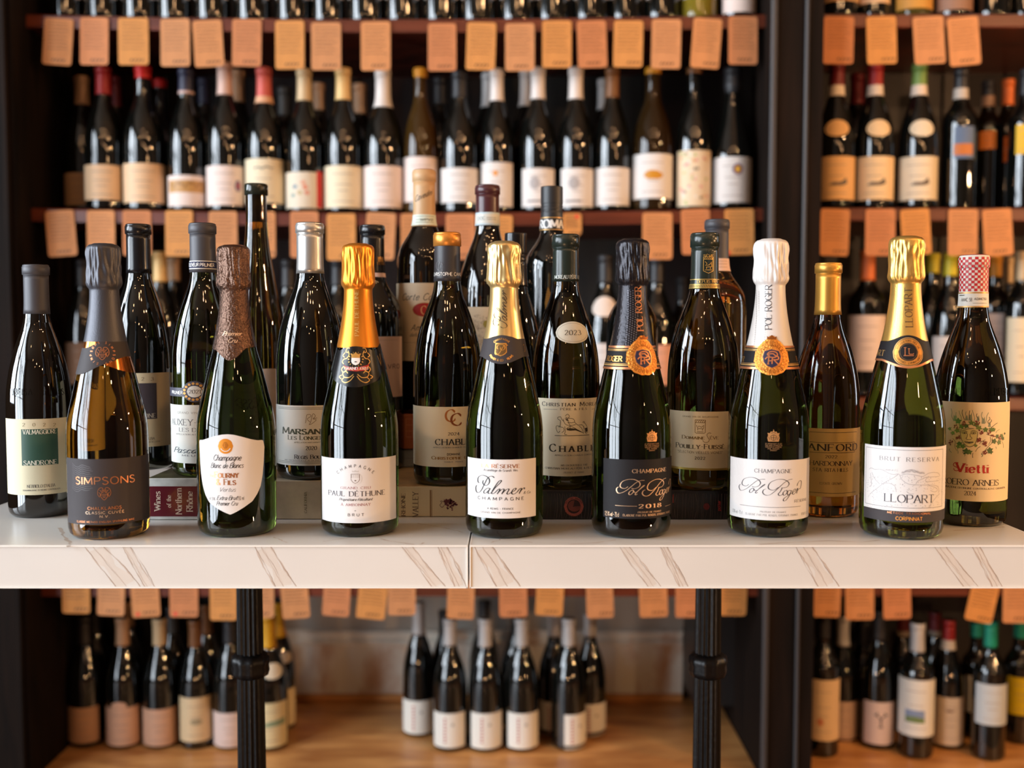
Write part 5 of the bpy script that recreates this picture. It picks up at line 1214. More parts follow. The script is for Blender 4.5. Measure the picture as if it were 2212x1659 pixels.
# red-and-white checked capsule
b = Bottle('burg', 2105, 552, TZ, base=1138, wpx=168, glass=G_OLIVE, group=G2, label='olive bottle with red-and-white checked capsule and leaf-crowned face on its label')
b.capsule(640, paper((226, 216, 206), 'capsule_white'), ylip=577, topmat=mat('capsule_top_red2', (196, 40, 44), rough=.4)); b.flush(b.last)
CK = ink((190, 36, 44))
uc, _ = b.uv(2105, 600); r_ = b.rf(b.H * .9); z_t = b.uv(2105, 555)[1]; z_b = b.uv(2105, 629)[1]; nr = 13; ncol = 30
q = []
for i in range(ncol):
    for j in range(nr):
        if (i + j) % 2: continue
        a0, a1 = uc + 2 * PI * i / ncol, uc + 2 * PI * (i + 1) / ncol; v0, v1 = z_b + (z_t - z_b) * j / nr, z_b + (z_t - z_b) * (j + 1) / nr
        q.append(((a0, v0), (a1, v0), (a1, v1), (a0, v1)))
zlip = b.uv(2105, 577)[1]
b.put([x for x in q if (x[0][1] + x[2][1]) / 2 < zlip], CK, 'check_pattern', 8)
b.put([x for x in q if (x[0][1] + x[2][1]) / 2 >= zlip], CK, 'check_pattern', 22); b.flush(b.last)
b.band(632, 664, C_PALE, 'neck_strip', layer=9); b.band(631, 634, GOLDLINE, 'neck_strip', layer=10); b.band(661, 664, GOLDLINE, 'neck_strip', layer=10)
b.text('AAMC 58', 0, 22, 651, 7, ink((130, 126, 118)), 'sans', 1.3, 2, 13, cx=2088); b.text('ADMCSD', 0, 26, 648, 4.6, ink((110, 106, 100)), 'sans', 1.4, 3, 13, cx=2118); b.stroke(2080, 638, [(-8, 0), (6, 0)], 1.6, ink((70, 60, 54)), False, 13, 'strip_print'); b.stroke(2112, 655, [(-10, 0), (20, 0)], .8, ink((150, 146, 138)), False, 13, 'strip_print'); b.flush(b.last)
b.text('ALBEISA', 0, 66, 853, 14, G_OLIVE, 'sans', 1.6, 3, 4, cx=2066, name='embossed_lettering'); b.text('ALBEISA', 0, 66, 853, 14, G_OLIVE, 'sans', 1.6, 3, 4, cx=2158, name='embossed_lettering'); b.flush(b.root)
b.label(2016, 2179, 869, 1083, paper((236, 210, 162)))
def C7(L): return [(x / 8.294 + 2030 - 2098, y / 8.294 + 860 - 945) for x, y in L]
V = 'face_and_vine_drawing'
LEAF = [ink((92, 116, 50)), ink((70, 92, 42)), ink((112, 128, 58))]; GRP = ink((122, 52, 40)); LN2 = ink((66, 58, 40)); HAIR = ink((134, 140, 110))
rl = random.Random(21)
for (x0, y0, x1, y1) in ((250, 400, 200, 200), (330, 420, 300, 260), (390, 400, 350, 230), (450, 400, 410, 210), (500, 400, 470, 240), (540, 400, 530, 220), (600, 420, 570, 210), (680, 420, 650, 270), (740, 430, 740, 240), (800, 440, 850, 250), (850, 450, 860, 330), (900, 520, 1030, 440), (1000, 620, 1080, 560), (880, 470, 900, 380), (1150, 780, 1200, 900), (1000, 870, 1020, 910), (360, 900, 350, 1010), (440, 960, 460, 1050), (600, 980, 600, 1070), (750, 980, 740, 1050), (200, 930, 235, 1000)):
    b.stroke(2098, 945, C7([(x0, y0), ((x0 * 2 + x1) / 3 + rl.uniform(-22, 22), (y0 * 2 + y1) / 3), ((x0 + 2 * x1) / 3 + rl.uniform(-22, 22), (y0 + 2 * y1) / 3), (x1, y1)]), 1.1, LN2 if rl.random() < .5 else HAIR, True, 1, V)
for (x, y, w_) in ((280, 350, 60), (540, 320, 70), (670, 340, 50), (760, 380, 60), (480, 340, 50), (870, 450, 50)): b.fill(2098, 945, C7([(x - w_ * .5, y + w_ * 1.2), (x - w_ * .3, y - w_ * .8), (x, y), (x + w_ * .3, y - w_), (x + w_ * .5, y + w_ * 1.2)]), HAIR, 1, V, step=1.6)
def leaf(x, y, s_, a):
    pts = []
    for i in range(10):
        r2 = s_ if i % 2 == 0 else s_ * .5; pts.append((x + r2 * math.cos(a + i * PI / 5), y + r2 * math.sin(a + i * PI / 5)))
    b.fill(2098, 945, C7(pts), rl.choice(LEAF), 3, V, step=1.6)
for (x, y, s_) in ((340, 420, 70), (400, 510, 60), (330, 590, 60), (250, 640, 50), (190, 570, 45), (560, 440, 60), (640, 470, 60), (480, 500, 55), (690, 530, 60), (800, 560, 60), (900, 560, 55), (950, 560, 50), (370, 830, 60), (430, 870, 60), (350, 880, 50), (490, 960, 75), (540, 970, 60), (640, 850, 40), (970, 770, 60), (1030, 680, 50), (1080, 790, 60), (1140, 680, 55), (1180, 730, 45), (890, 930, 70), (910, 960, 50), (1230, 640, 30)): leaf(x, y, s_, rl.uniform(0, 1))
for (gx, gy, n_) in ((300, 530, 9), (440, 450, 10), (660, 440, 9), (345, 710, 14), (720, 610, 12), (690, 750, 18), (790, 810, 16), (215, 820, 10), (860, 610, 8), (1090, 720, 8), (940, 690, 7), (800, 980, 14)):
    for i in range(n_): b.fill(2098, 945, C7(ell(gx + rl.uniform(-34, 34), gy + rl.uniform(-40, 40), 14, 14, 8)), GRP, 4, V, step=1.2)
b.fill(2098, 945, C7([(395, 560), (450, 545), (530, 560), (640, 545), (668, 600), (660, 700), (640, 790), (600, 850), (540, 875), (480, 850), (430, 790), (395, 700), (385, 620)]), ink((214, 196, 128)), 5, V, step=2)
for L in ([(395, 560), (385, 620), (395, 700), (430, 790), (480, 850), (540, 875), (600, 850), (640, 790), (660, 700), (668, 600)], [(400, 600), (450, 585), (500, 605)], [(550, 600), (600, 575), (655, 600)], [(405, 625), (450, 610), (495, 628), (450, 640), (405, 625)], [(550, 625), (600, 600), (640, 625), (600, 640), (550, 625)], [(505, 640), (495, 700), (480, 720), (500, 742), (545, 742), (575, 720), (560, 690)], [(455, 788), (500, 782), (530, 788), (560, 782), (600, 788), (530, 812), (455, 788)], [(400, 545), (470, 560), (530, 545), (600, 540)], [(550, 700), (540, 640)]):
    b.stroke(2098, 945, C7(L), .9, LN2, True, 7, V)
b.fill(2098, 945, C7(ell(450, 627, 14, 10, 8)), LN2, 7, V, step=1); b.fill(2098, 945, C7(ell(600, 622, 14, 10, 8)), LN2, 7, V, step=1); b.fill(2098, 945, C7([(470, 790), (530, 792), (590, 789), (530, 806)]), LN2, 7, V, step=1.5)
for L in ([(700, 820), (730, 780), (800, 740)], [(640, 960), (670, 900), (720, 860)], [(250, 740), (300, 800), (290, 880), (330, 960)], [(780, 960), (860, 860), (920, 800), (930, 700)], [(860, 830), (900, 760), (890, 690)], [(820, 640), (880, 660), (960, 650)]): b.stroke(2098, 945, C7(L), .8, LN2, True, 2, V)
VR = ink((186, 44, 34)); b.text('Vietti', 2066, 2134, 1021, 19, VR, 'serif', 2.1, 1.7, 2); b.stroke(2068, 1010, [(2, -11), (-6, -10), (-8, -4), (-2, -1), (6, 3), (0, 7), (-6, 6), (-7, 2)], 1.5, VR, True, 2, 'lettering')
b.text('ROERO ARNEIS', 2036, 2156, 1048.5, 12.5, ink((62, 44, 28)), 'serif', 1.1, 1.5); b.text('DENOMINAZIONE DI ORIGINE CONTROLLATA E GARANTITA', 2028, 2170, 1057, 3.8, ink((92, 70, 44)), 'serif', 1.3, 1.4); b.text('2024', 2083, 2108, 1070, 9, ink((62, 44, 28)), 'serif', 1.1, 1.4)
b.done()

# ================================================================ bottles on the wall shelves
YFR = YF + .058                     # bottle axes, front rank
CAPS = {'red': (150, 30, 30), 'bred': (200, 30, 26), 'navy': (44, 44, 64), 'pink': (214, 176, 160), 'coral': (206, 92, 80), 'beige': (208, 178, 136), 'yel': (232, 190, 124), 'wht': (226, 214, 206), 'blk': (40, 38, 40), 'amb': (210, 140, 30),
        'brn': (120, 76, 40), 'grn': (118, 148, 74), 'org': (214, 110, 50), 'sil': (190, 186, 184), 'teal': (22, 140, 112), 'ylw': (226, 164, 24), 'lemon': (206, 190, 40), 'dred': (110, 24, 28), 'tan': (198, 156, 120), 'dkg': (70, 68, 66)}
def capmat(c): return mat('cap_' + c, CAPS[c], rough=.45, metal=.1)
SQ = ink((150, 128, 116))
def squiggle(b, cx, ys, w_, m=None):
    """illegible lines of small print, too far away to read"""
    for i, y in enumerate(ys):
        ww = w_ * (1 - .25 * (i % 3))
        b.stroke(cx, y, [(-ww / 2, 0), (ww / 2, 0)], 1.3, m or SQ, False, 1, 'small_print')
PLACED = {}
def fit(lvl, X, Y, R):
    """bottles on one shelf may touch but not overlap"""
    for (x, y, r) in PLACED.setdefault(lvl, []):
        R = min(R, math.hypot(X - x, Y - y) - r - .0003)
    PLACED[lvl].append((X, Y, R))
    return R
def shelf_bottle(kind, cx, cpy, lvl, w_, cap, ycap, lab, label, dY=0.0, glass=None, print_=True, group='wine bottles on the wall shelves', H=None, neck=None, ring=None, front=None):
    Y = (front or YFR) + dY
    z = ZS[lvl]
    X = at(cx, 600, Y).x
    z += sag(X, z) + .0004
    if cpy is None:
        zt = z + (H or .30); d = F / Y; cpy = 698 - (zt - HC) * d * 1.0
        for _ in range(6):
            cpy += (at(cx, cpy, Y).z - zt) * F / Y
    R = fit(lvl, at(cx, cpy, Y).x, Y, .975 * w_ / 2 * Y / F / math.sqrt(1 + ((cx - CX) / F) ** 2))
    b = Bottle(kind, cx, cpy, z, Y=Y, R=R, glass=glass or G_BLACK, group=group, label=label, seg=32)
    if cap:
        o = b.capsule(ycap or (cpy + 62), capmat(cap), seg=24, lip=(kind != 'x'))
        if ring: b.band((ycap or cpy + 62) - ring[1], (ycap or cpy + 62) - ring[1] + ring[2], paper(ring[0]), 'neck_strip', layer=10)
    if neck:
        b.patch(neck[0], neck[1], ell(0, 0, neck[2], neck[3], 24), paper(neck[4]), 'oval_neck_label', 2); b.last = b.root
    if lab:
        b.label(lab[0], lab[1], lab[2], lab[3], paper(lab[4]))
        xm = (lab[0] + lab[1]) / 2; hgt = lab[3] - lab[2]
        if print_: squiggle(b, xm, [lab[2] + hgt * f for f in (.2, .45, .6, .85)], (lab[1] - lab[0]) * .55)
    return b
CRM = (234, 216, 182); PNK = (236, 216, 206); PCH = (230, 192, 152); WH = (228, 220, 214)
M = 1
b = shelf_bottle('burg', 176, 165, M, 86, 'tan', 227, (133, 200, 373, 443, (190, 150, 112)), 'half-hidden bottle with a narrow tan capsule at the dark end of the middle shelf', dY=.078); b.done()
b = shelf_bottle('burg', 222, 145, M, 90, 'red', 205, (178, 261, 355, 431, PCH), 'bottle with dark red capsule and peach label on the middle shelf'); b.done()
b = shelf_bottle('burg', 308, 143, M, 97, 'bred', 170, (262, 357, 352, 437, PCH), 'bottle with a short bright red wax cap and wide peach label'); b.done()
b = shelf_bottle('burg', 401, 148, M, 86, 'navy', 203, (360, 442, 378, 445, PNK), 'bottle with navy capsule and label bearing a golden frieze', print_=False, ring=((206, 170, 160), 6, 6))
b.fill(401, 401, [(-44, -12), (44, -12), (44, 14), (-44, 14)], ink((196, 146, 84)), 1, 'frieze_picture')
for k in range(9): b.fill(368 + k * 8, 398 + 4 * math.sin(k * 2), ell(0, 0, 4, 4, 8), ink((150, 106, 60)), 2, 'frieze_picture')
b.done()
b = shelf_bottle('burg', 485, 135, M, 88, 'pink', 205, (443, 526, 357, 443, PNK), 'bottle with pinkish capsule and a red-blue emblem at the label edge'); b.fill(514, 402, ell(0, 0, 8, 13, 12), ink((100, 90, 130)), 2, 'emblem'); b.fill(515, 402, ell(0, 0, 4, 8, 10), ink((180, 70, 66)), 3, 'emblem'); b.done()
b = shelf_bottle('burg', 570, 147, M, 92, 'coral', 222, (525, 613, 342, 438, CRM), 'bottle with coral capsule and tall cream-yellow label', ring=((226, 170, 130), 14, 14)); b.stroke(569, 362, [(-20, 3), (-12, -2), (-4, 3), (6, -3), (18, 2)], 2, ink((90, 80, 70)), True, 2, 'script_mark'); b.done()
b = shelf_bottle('burg', 657, 150, M, 86, 'beige', 217, (617, 699, 371, 449, (226, 210, 186)), 'bottle with beige capsule and floral label edged in bright red', print_=False)
for (dx, dy, c) in ((-18, -5, (120, 140, 150)), (-8, 8, (196, 170, 120)), (4, -4, (224, 130, 100)), (8, 8, (222, 140, 116)), (-22, 14, (140, 160, 150)), (0, -14, (226, 160, 130))): b.fill(655 + dx, 408 + dy, ell(0, 0, 6, 5, 10), ink(c), 1, 'flower_print')
b.fill(691, 410, [(-9, -39), (9, -39), (9, 39), (-9, 39)], ink((206, 26, 20)), 1, 'red_edge_strip'); b.done()
b = shelf_bottle('burg', 741, 148, M, 88, 'yel', 215, (698, 784, 357, 448, CRM), 'bottle with straw-yellow capsule and plain cream label'); b.done()
b = shelf_bottle('burg', 827, 152, M, 88, 'wht', 230, (784, 869, 357, 448, PNK), 'bottle with slim pinkish white capsule, between the straw-yellow capsule and the yellow wax top'); b.done()
b = shelf_bottle('burg', 908, 148, M, 88, 'amb', 166, (867, 952, 338, 435, PNK), 'amber-necked bottle with yellow wax top on the middle shelf', glass=mat('glass_shelf_amber', (60, 40, 14), rough=.05)); b.done()
b = shelf_bottle('burg', 992, 155, M, 86, 'blk', 210, (953, 1034, 362, 437, WH), 'bottle with black capsule and arch-topped white label'); b.done()
b = shelf_bottle('burg', 1073, 150, M, 80, 'wht', 217, (1040, 1107, 350, 446, WH), 'bottle with white capsule and small orange sun on a narrow label'); b.fill(1070, 374, ell(0, 0, 6, 6, 12), ink((230, 150, 50)), 2, 'sun_mark'); b.done()
b = shelf_bottle('burg', 1162, 147, M, 82, 'wht', 213, (1128, 1197, 363, 446, WH), 'white-capped bottle with grey sketched label, directly right of the orange-sun label'); b.fill(1155, 395, ell(0, 0, 12, 14, 12), ink((176, 168, 166)), 2, 'sketch'); b.stroke(1156, 434, [(-18, 0), (18, 0)], 4, ink((110, 100, 100)), False, 2, 'lettering_band'); b.done()
b = shelf_bottle('burg', 1244, 147, M, 82, 'wht', 213, (1212, 1281, 363, 446, WH), 'white-capped bottle with grey sketched label, beside the half-brown capsule'); b.fill(1240, 395, ell(0, 0, 13, 14, 12), ink((176, 168, 166)), 2, 'sketch'); b.stroke(1238, 434, [(-18, 0), (18, 0)], 4, ink((110, 100, 100)), False, 2, 'lettering_band'); b.done()
b = shelf_bottle('burg', 1323, 147, M, 84, 'brn', 210, (1284, 1363, 361, 443, WH), 'bottle with pale brown capsule and plain white label'); b.done()
b = shelf_bottle('burg', 1411, 146, M, 88, 'amb', 158, (1367, 1454, 331, 428, WH), 'bottle with golden car picture on its white label', glass=mat('glass_shelf_brown', (40, 26, 10), rough=.05)); b.fill(1412, 377, [(-22, 2), (-18, -6), (-8, -10), (8, -9), (14, -5), (20, -3), (20, 4), (12, 9), (-12, 9), (-18, 5)], ink((206, 140, 30)), 2, 'car_picture'); b.done()
b = shelf_bottle('burg', 1500, 146, M, 82, 'brn', 158, (1463, 1535, 324, 445, (236, 212, 178)), 'bottle with tall pastel floral label', print_=False)
rb = random.Random(8)
for i in range(40): b.fill(1466 + rb.random() * 66, 330 + rb.random() * 110, ell(0, 0, 4, 4, 8), ink(rb.choice([(226, 150, 140), (190, 190, 120), (150, 130, 110), (238, 226, 210), (220, 170, 120)])), 1, 'flower_print')
b.done()
b = shelf_bottle('champ', 1583, 147, M, 90, 'blk', 200, (1541, 1626, 338, 437, WH), 'bottle with black collared neck and purple-ringed sun seal'); b.fill(1594, 365, ell(0, 0, 12, 12, 20), ink((120, 80, 110)), 2, 'sun_seal'); b.fill(1594, 365, ell(0, 0, 7, 7, 14), ink((236, 180, 60)), 3, 'sun_seal'); b.done()
# right bay, middle shelf
RC = ('', (230, 182, 124), (236, 204, 158), (228, 212, 184))
for i, (cx, cap, lx, ox, txt) in enumerate(((1808, 'dred', (1768, 1846), 1809, 'red-capped bottle next to the post with plough sketch and oval neck label'), (1892, 'red', (1848, 1932), 1900, 'middle bottle of the three plough-sketch labels, dark red capsule'), (1987, 'grn', (1939, 2029), 1993, 'green-capped bottle with plough sketch and oval neck label'))):
    b = shelf_bottle('burg', cx, 138, M, 88, cap, 207, (lx[0], lx[1], 337, 431, RC[i + 1]), txt, ring=((224, 206, 188), 22, 22), neck=(ox, 276, 27, 18, RC[i + 1]))
    b.fill((lx[0] + lx[1]) / 2 + 4, 392, [(-22, 7), (-10, 2), (4, 2), (14, -6), (18, -10), (20, 4), (10, 8), (-8, 8)], ink((90, 76, 66)), 2, 'plough_sketch'); b.done()
b = shelf_bottle('bord', 2077, 150, M, 80, 'blk', 215, (2062, 2104, 272, 342, (90, 110, 140)), 'tall straight dark bottle with blue picture label', print_=False, ring=((190, 178, 166), 22, 22)); b.fill(2082, 322, [(-20, -12), (20, -12), (20, 12), (-20, 12)], ink((190, 110, 50)), 2, 'picture_band'); b.done()
b = shelf_bottle('bord', 2136, 175, M, 74, 'blk', 232, (2116, 2152, 283, 322, (214, 122, 44)), 'dark bottle with small orange label, behind the blue picture label', dY=.07, ring=((160, 120, 90), 22, 22)); b.done()
b = shelf_bottle('bord', 2178, 172, M, 70, 'org', 230, (2160, 2192, 295, 350, (150, 76, 30)), 'small dark bottle with pointed orange capsule', dY=.14); b.done()
b = shelf_bottle('bord', 2218, 150, M, 76, 'blk', 210, (2194, 2240, 268, 332, (226, 180, 20)), 'dark bottle with bright yellow label at the frame edge'); b.done()
# second rank, middle shelf
for (cx, cpy, cap, yc, lab) in ((250, 165, 'dred', 232, 'dark red capsule of a rear bottle behind the peach labels'), (345, 172, 'bred', 190, 'rear bottle with red wax top, between the red wax cap and the navy capsule'), (512, 152, 'tan', 220, 'rear bottle with tan capsule behind the pinkish capsule'), (614, 190, 'dkg', 250, 'rear bottle with grey capsule between coral and beige ones'), (688, 180, 'tan', 238, 'rear bottle with tan capsule peeping right of the beige capsule'), (776, 182, 'tan', 245, 'rear bottle with tan capsule behind the straw-yellow one'),
                                (1056, 158, 'sil', 230, 'rear bottle with white capsule left of the orange-sun bottle'), (1138, 152, 'wht', 228, 'rear bottle with white capsule left of the first grey sketch label'), (1306, 172, 'sil', 236, 'rear bottle with silver capsule left of the pale brown capsule'), (1852, 160, 'dred', 225, 'rear bottle with red capsule between the plough-sketch bottles'), (440, 170, 'navy', 225, 'rear bottle with dark blue capsule right of the golden frieze label'), (950, 168, 'blk', 224, 'rear bottle with black capsule left of the arch-topped label')):
    b = shelf_bottle('burg', cx, cpy, M, 80, cap, yc, None, lab, dY=.105, group='rear rank of bottles on the middle shelf'); b.done()
# top shelf: only the feet of the bottles show
tops = [137, 215, 297, 372, 455, 543, 630, 706, 788, 868, 952, 1032, 1116, 1194, 1276, 1352, 1432, 1512, 1597]
ordn = ['first', 'second', 'third', 'fourth', 'fifth', 'sixth', 'seventh', 'eighth', 'ninth', 'tenth', 'eleventh', 'twelfth', 'thirteenth', 'fourteenth', 'fifteenth', 'sixteenth', 'seventeenth', 'eighteenth', 'nineteenth', 'twentieth']
for i, cx in enumerate(tops):
    gl = mat('glass_shelf_yellow', (120, 104, 30), rough=.05) if cx == 1512 else G_BLACK
    lb = (1561, 1633, -20, 25, PNK) if cx == 1597 else (cx - 36, cx + 36, -70, -8, WH)
    txt = {1512: 'yellow-green glass bottle foot on the top shelf', 1597: 'pink-labelled bottle at the post end of the top shelf'}.get(cx, 'dark bottle foot on the top shelf, %s from the left end' % ordn[i])
    b = shelf_bottle('burg', cx, None, 0, 80, 'blk', None, lb, txt, glass=gl, group='bottles on the top shelf', print_=False); b.done()
for i, (cx, yb_, c, gl) in enumerate(((1817, 1, (206, 160, 110), None), (1892, 5, PCH, None), (1978, 17, (206, 150, 66), 'o'), (2065, 20, (150, 112, 90), None), (2150, -20, WH, None), (2222, -20, WH, None))):
    b = shelf_bottle('burg', cx, None, 0, 86, 'blk', None, (cx - 41, cx + 41, -70, yb_, c), ['tan label bottle foot beside the post on the right top shelf', 'peach label bottle foot, second beside the post on the right top shelf', 'olive glass bottle with gold label foot on the right top shelf', 'brownish label bottle foot on the right top shelf', 'dark bottle foot right of the brownish label, right top shelf', 'dark bottle foot at the frame edge, right top shelf'][i], glass=mat('glass_shelf_olive', (70, 62, 20), rough=.05) if gl else G_BLACK, group='bottles on the top shelf', print_=False); b.done()
# shelf behind the table
L2 = 2
for (kind, cx, cpy, w_, cap, yc, lab, neck, gl, txt) in (
    ('burg', 178, 560, 84, 'blk', 620, (140, 216, 740, 830, (120, 92, 72)), None, None, 'dark bottle in shadow between the grey-foiled bottle and the left post'),
    ('burg', 345, 544, 84, 'yel', 609, None, None, None, 'bottle with straw-yellow capsule on the shelf behind the black capsules'),
    ('burg', 462, 560, 84, 'dkg', 620, None, None, None, 'dark bottle with grey capsule behind the hammered brown foil'),
    ('burg', 622, 562, 80, 'blk', 622, (586, 658, 690, 780, (120, 96, 80)), None, None, 'dark bottle behind the gap left of the silver capsule'),
    ('burg', 730, 560, 84, 'blk', 618, None, None, None, 'dark bottle behind the gap right of the silver capsule'),
    ('burg', 1308, 552, 84, 'blk', 612, (1272, 1344, 742, 830, WH), (1305, 662, 30, 22, (232, 214, 200)), None, 'bottle with white oval neck label seen left of the black foil'),
    ('burg', 1419, 556, 84, 'blk', 612, (1386, 1458, 745, 832, (226, 170, 146)), None, None, 'bottle with salmon label seen right of the black foil'),
    ('burg', 1476, 600, 78, 'blk', 650, None, None, None, 'dark bottle beside the salmon label'),
    ('bord', 1875, 540, 86, 'org', 606, (1833, 1915, 681, 801, PNK), None, None, 'bottle with orange-red capsule and pink label behind the gold capsule'),
    ('burg', 2054, 546, 84, 'lemon', 596, (2014, 2092, 727, 830, WH), None, None, 'bottle with lemon-yellow wax cap behind the deep gold foil'),
    ('bord', 2150, 553, 82, 'amb', 598, (2112, 2186, 677, 772, PNK), None, None, 'bottle with amber capsule behind the checked capsule'),
    ('bord', 2212, 543, 84, 'beige', 606, (2174, 2250, 686, 826, CRM), None, None, 'bottle with cream capsule at the frame edge behind the table')):
    b = shelf_bottle(kind, cx, cpy, L2, w_, cap, yc, lab, txt, dY={1476: .07, 2150: .07}.get(cx, 0), neck=neck, group='bottles on the shelf behind the table'); b.done()
b = shelf_bottle('burg', 2016, 548, L2, 80, 'lemon', 590, None, 'rear bottle with olive-yellow cap left of the lemon wax cap', dY=.10, group='bottles on the shelf behind the table'); b.done()
b = shelf_bottle('burg', 374, 556, L2, 80, 'tan', 607, None, 'rear bottle with tan capsule right of the straw-yellow one behind the table', dY=.10, group='bottles on the shelf behind the table'); b.done()
b = shelf_bottle('burg', 2182, 556, L2, 78, 'beige', 612, None, 'rear bottle with cream capsule beside the amber one', dY=.10, group='bottles on the shelf behind the table'); b.done()

# bottom shelf
B = 4; GB = 'bottles standing on the lowest shelf'
def low(kind, cx, cpy, w_, cap, yc, lab, txt, base, **k):
    d = on_z(cx, base, ZS[4] + .0004); return shelf_bottle(kind, cx, cpy, B, w_, cap, yc, lab, txt, front=d.y + .033, group=GB, **k)
BR1 = (206, 162, 134)
b = low('burg', 182, 1330, 84, 'blk', 1392, (140, 214, 1530, 1606, (180, 138, 108)), 'dark-capped bottle with brown label beside the left post', 1616); b.done()
b = low('burg', 264, 1333, 82, 'tan', 1395, (223, 302, 1530, 1612, BR1), 'tan-capped bottle with small oval above its label, lowest shelf', 1618, neck=(256, 1526, 18, 9, BR1)); b.done()
b = low('burg', 344, 1335, 82, 'beige', 1395, (305, 386, 1533, 1612, BR1), 'cream-capped bottle with plain brownish label, lowest shelf', 1618); b.done()
b = low('burg', 421, 1338, 78, 'brn', 1398, (389, 457, 1508, 1603, (216, 190, 150)), 'brown-capped bottle with sketched cream label beside the iron leg', 1620); b.fill(424, 1560, ell(0, 0, 14, 7, 12), ink((160, 146, 116)), 2, 'sketch'); b.done()
b = low('burg', 496, 1330, 80, 'blk', 1392, (461, 530, 1541, 1615, (214, 190, 180)), 'dark bottle with pinkish label half behind the left iron leg', 1620); b.done()
b = low('burg', 580, 1330, 84, 'ylw', 1402, (540, 620, 1520, 1616, (222, 206, 160)), 'yellow-capped bottle with white neck sash right of the left iron leg', 1622, neck=(590, 1450, 24, 17, (226, 214, 190))); b.fill(594, 1562, [(-26, 4), (-10, -4), (8, -6), (26, -9), (26, 6), (-26, 8)], ink((130, 150, 120)), 2, 'landscape_print'); b.done()
b = low('burg', 600, 1300, 76, 'ylw', 1378, (572, 638, 1492, 1580, (216, 196, 150)), 'second yellow-capped bottle, standing behind the first', 1582, neck=(618, 1420, 18, 12, (216, 196, 170))); b.done()
for (cx, cpy, cap, yc, txt) in ((276, 1298, 'tan', 1355, 'rear tan-capped bottle on the lowest shelf'), (371, 1308, 'dkg', 1370, 'rear grey-capped bottle on the lowest shelf'), (444, 1305, 'brn', 1372, 'rear brown-capped bottle on the lowest shelf'), (205, 1305, 'blk', 1370, 'rear black-capped bottle on the lowest shelf near the left post')):
    b = low('burg', cx, cpy, 76, cap, yc, None, txt, 1584); b.done()
MG = 'identical red-lettered bottles in the cleared middle of the lowest shelf'
for (cx, cpy, yc, lx, ly, base, txt) in ((904, 1300, 1373, (869, 938), (1515, 1586), 1592, 'outer left bottle of the silver-capped cluster, standing a little behind'), (972, 1335, 1396, (938, 1004), (1542, 1616), 1624, 'first of four front silver-capped bottles, white label with red vertical lettering'),
        (1048, 1335, 1399, (1018, 1084), (1542, 1618), 1625, 'second of four front silver-capped bottles, in the centre of the cluster'), (1127, 1335, 1398, (1097, 1162), (1542, 1618), 1624, 'third of four front silver-capped bottles, right of the cluster centre'),
        (1229, 1335, 1397, (1219, 1268), (1544, 1618), 1622, 'fourth front silver-capped bottle, its label turned to the right'), (1197, 1326, 1376, (1164, 1228), (1518, 1588), 1590, 'rear silver-capped bottle between the third and fourth front ones'), (1275, 1326, 1376, (1252, 1309), (1522, 1590), 1593, 'outer right bottle of the silver-capped cluster, tan-lit label')):
    b = low('burg', cx, cpy, 78 if base > 1600 else 72, 'sil', yc, (lx[0], lx[1], ly[0], ly[1], (232, 228, 218)), txt, base, print_=False)
    xl = lx[0] + (lx[1] - lx[0]) * .35
    for k in range(8): b.fill(xl, ly[0] + 12 + k * 7, [(-2.2, -2.2), (2.2, -2.2), (2.2, 2.4), (-2.2, 2.4)], ink((176, 70, 66)), 2, 'red_lettering', step=2)
    b.fill(xl + 17, ly[0] + 24, ell(0, 0, 4, 4, 10), ink((176, 172, 164)), 2, 'grey_seal'); b.done()
for (cx, base, txt) in ((1046, 1560, 'black bottle standing furthest back in the silver-capped cluster'), (1115, 1575, 'dark rear bottle behind the third front silver-capped one'), (960, 1575, 'dark rear bottle behind the first front silver-capped one')):
    b = low('burg', cx, 1296 if base == 1560 else 1318, 70, 'blk', 1340, None, txt, base); b.done()
b = low('bord', 1779, 1325, 78, 'blk', 1380, (1742, 1816, 1470, 1601, (222, 190, 148)), 'square-shouldered bottle with tall peach label beside the post, lowest shelf', 1638); b.fill(1772, 1560, ell(0, 0, 8, 9, 10), ink((206, 130, 90)), 2, 'emblem'); b.done()
b = low('burg', 1822, 1330, 74, 'sil', 1396, (1796, 1856, 1517, 1606, (190, 160, 140)), 'silver-capped bottle tucked behind the tall peach label', 1604); b.done()
b = low('burg', 1868, 1330, 72, 'blk', 1392, None, 'unlabelled dark bottle between the peach and stag labels', 1590); b.done()
b = low('burg', 1900, 1318, 80, 'blk', 1385, (1866, 1938, 1518, 1609, (218, 194, 182)), 'dark bottle with a stag head drawn on its pink label', 1621, print_=False)
for pts in ([(0, 16), (0, -2), (-6, -8), (-14, -12)], [(0, -2), (6, -8), (15, -12)], [(-8, -10), (-8, -17)], [(9, -10), (9, -17)], [(-5, 16), (5, 16)], [(-3, 4), (3, 4)]): b.stroke(1903, 1556, pts, 3, ink((60, 54, 56)), False, 2, 'stag_drawing')
b.done()
b = low('bord', 1983, 1345, 82, 'sil', 1409, (1940, 2019, 1470, 1592, (226, 222, 212)), 'square-shouldered silver-capped bottle with small landscape picture label', 1641); b.fill(1976, 1548, [(-21, -14), (21, -14), (21, 14), (-21, 14)], ink((130, 146, 178)), 2, 'landscape_picture'); b.fill(1976, 1554, [(-21, -4), (0, -7), (21, -2), (21, 8), (-21, 8)], ink((110, 128, 74)), 3, 'landscape_picture'); b.done()
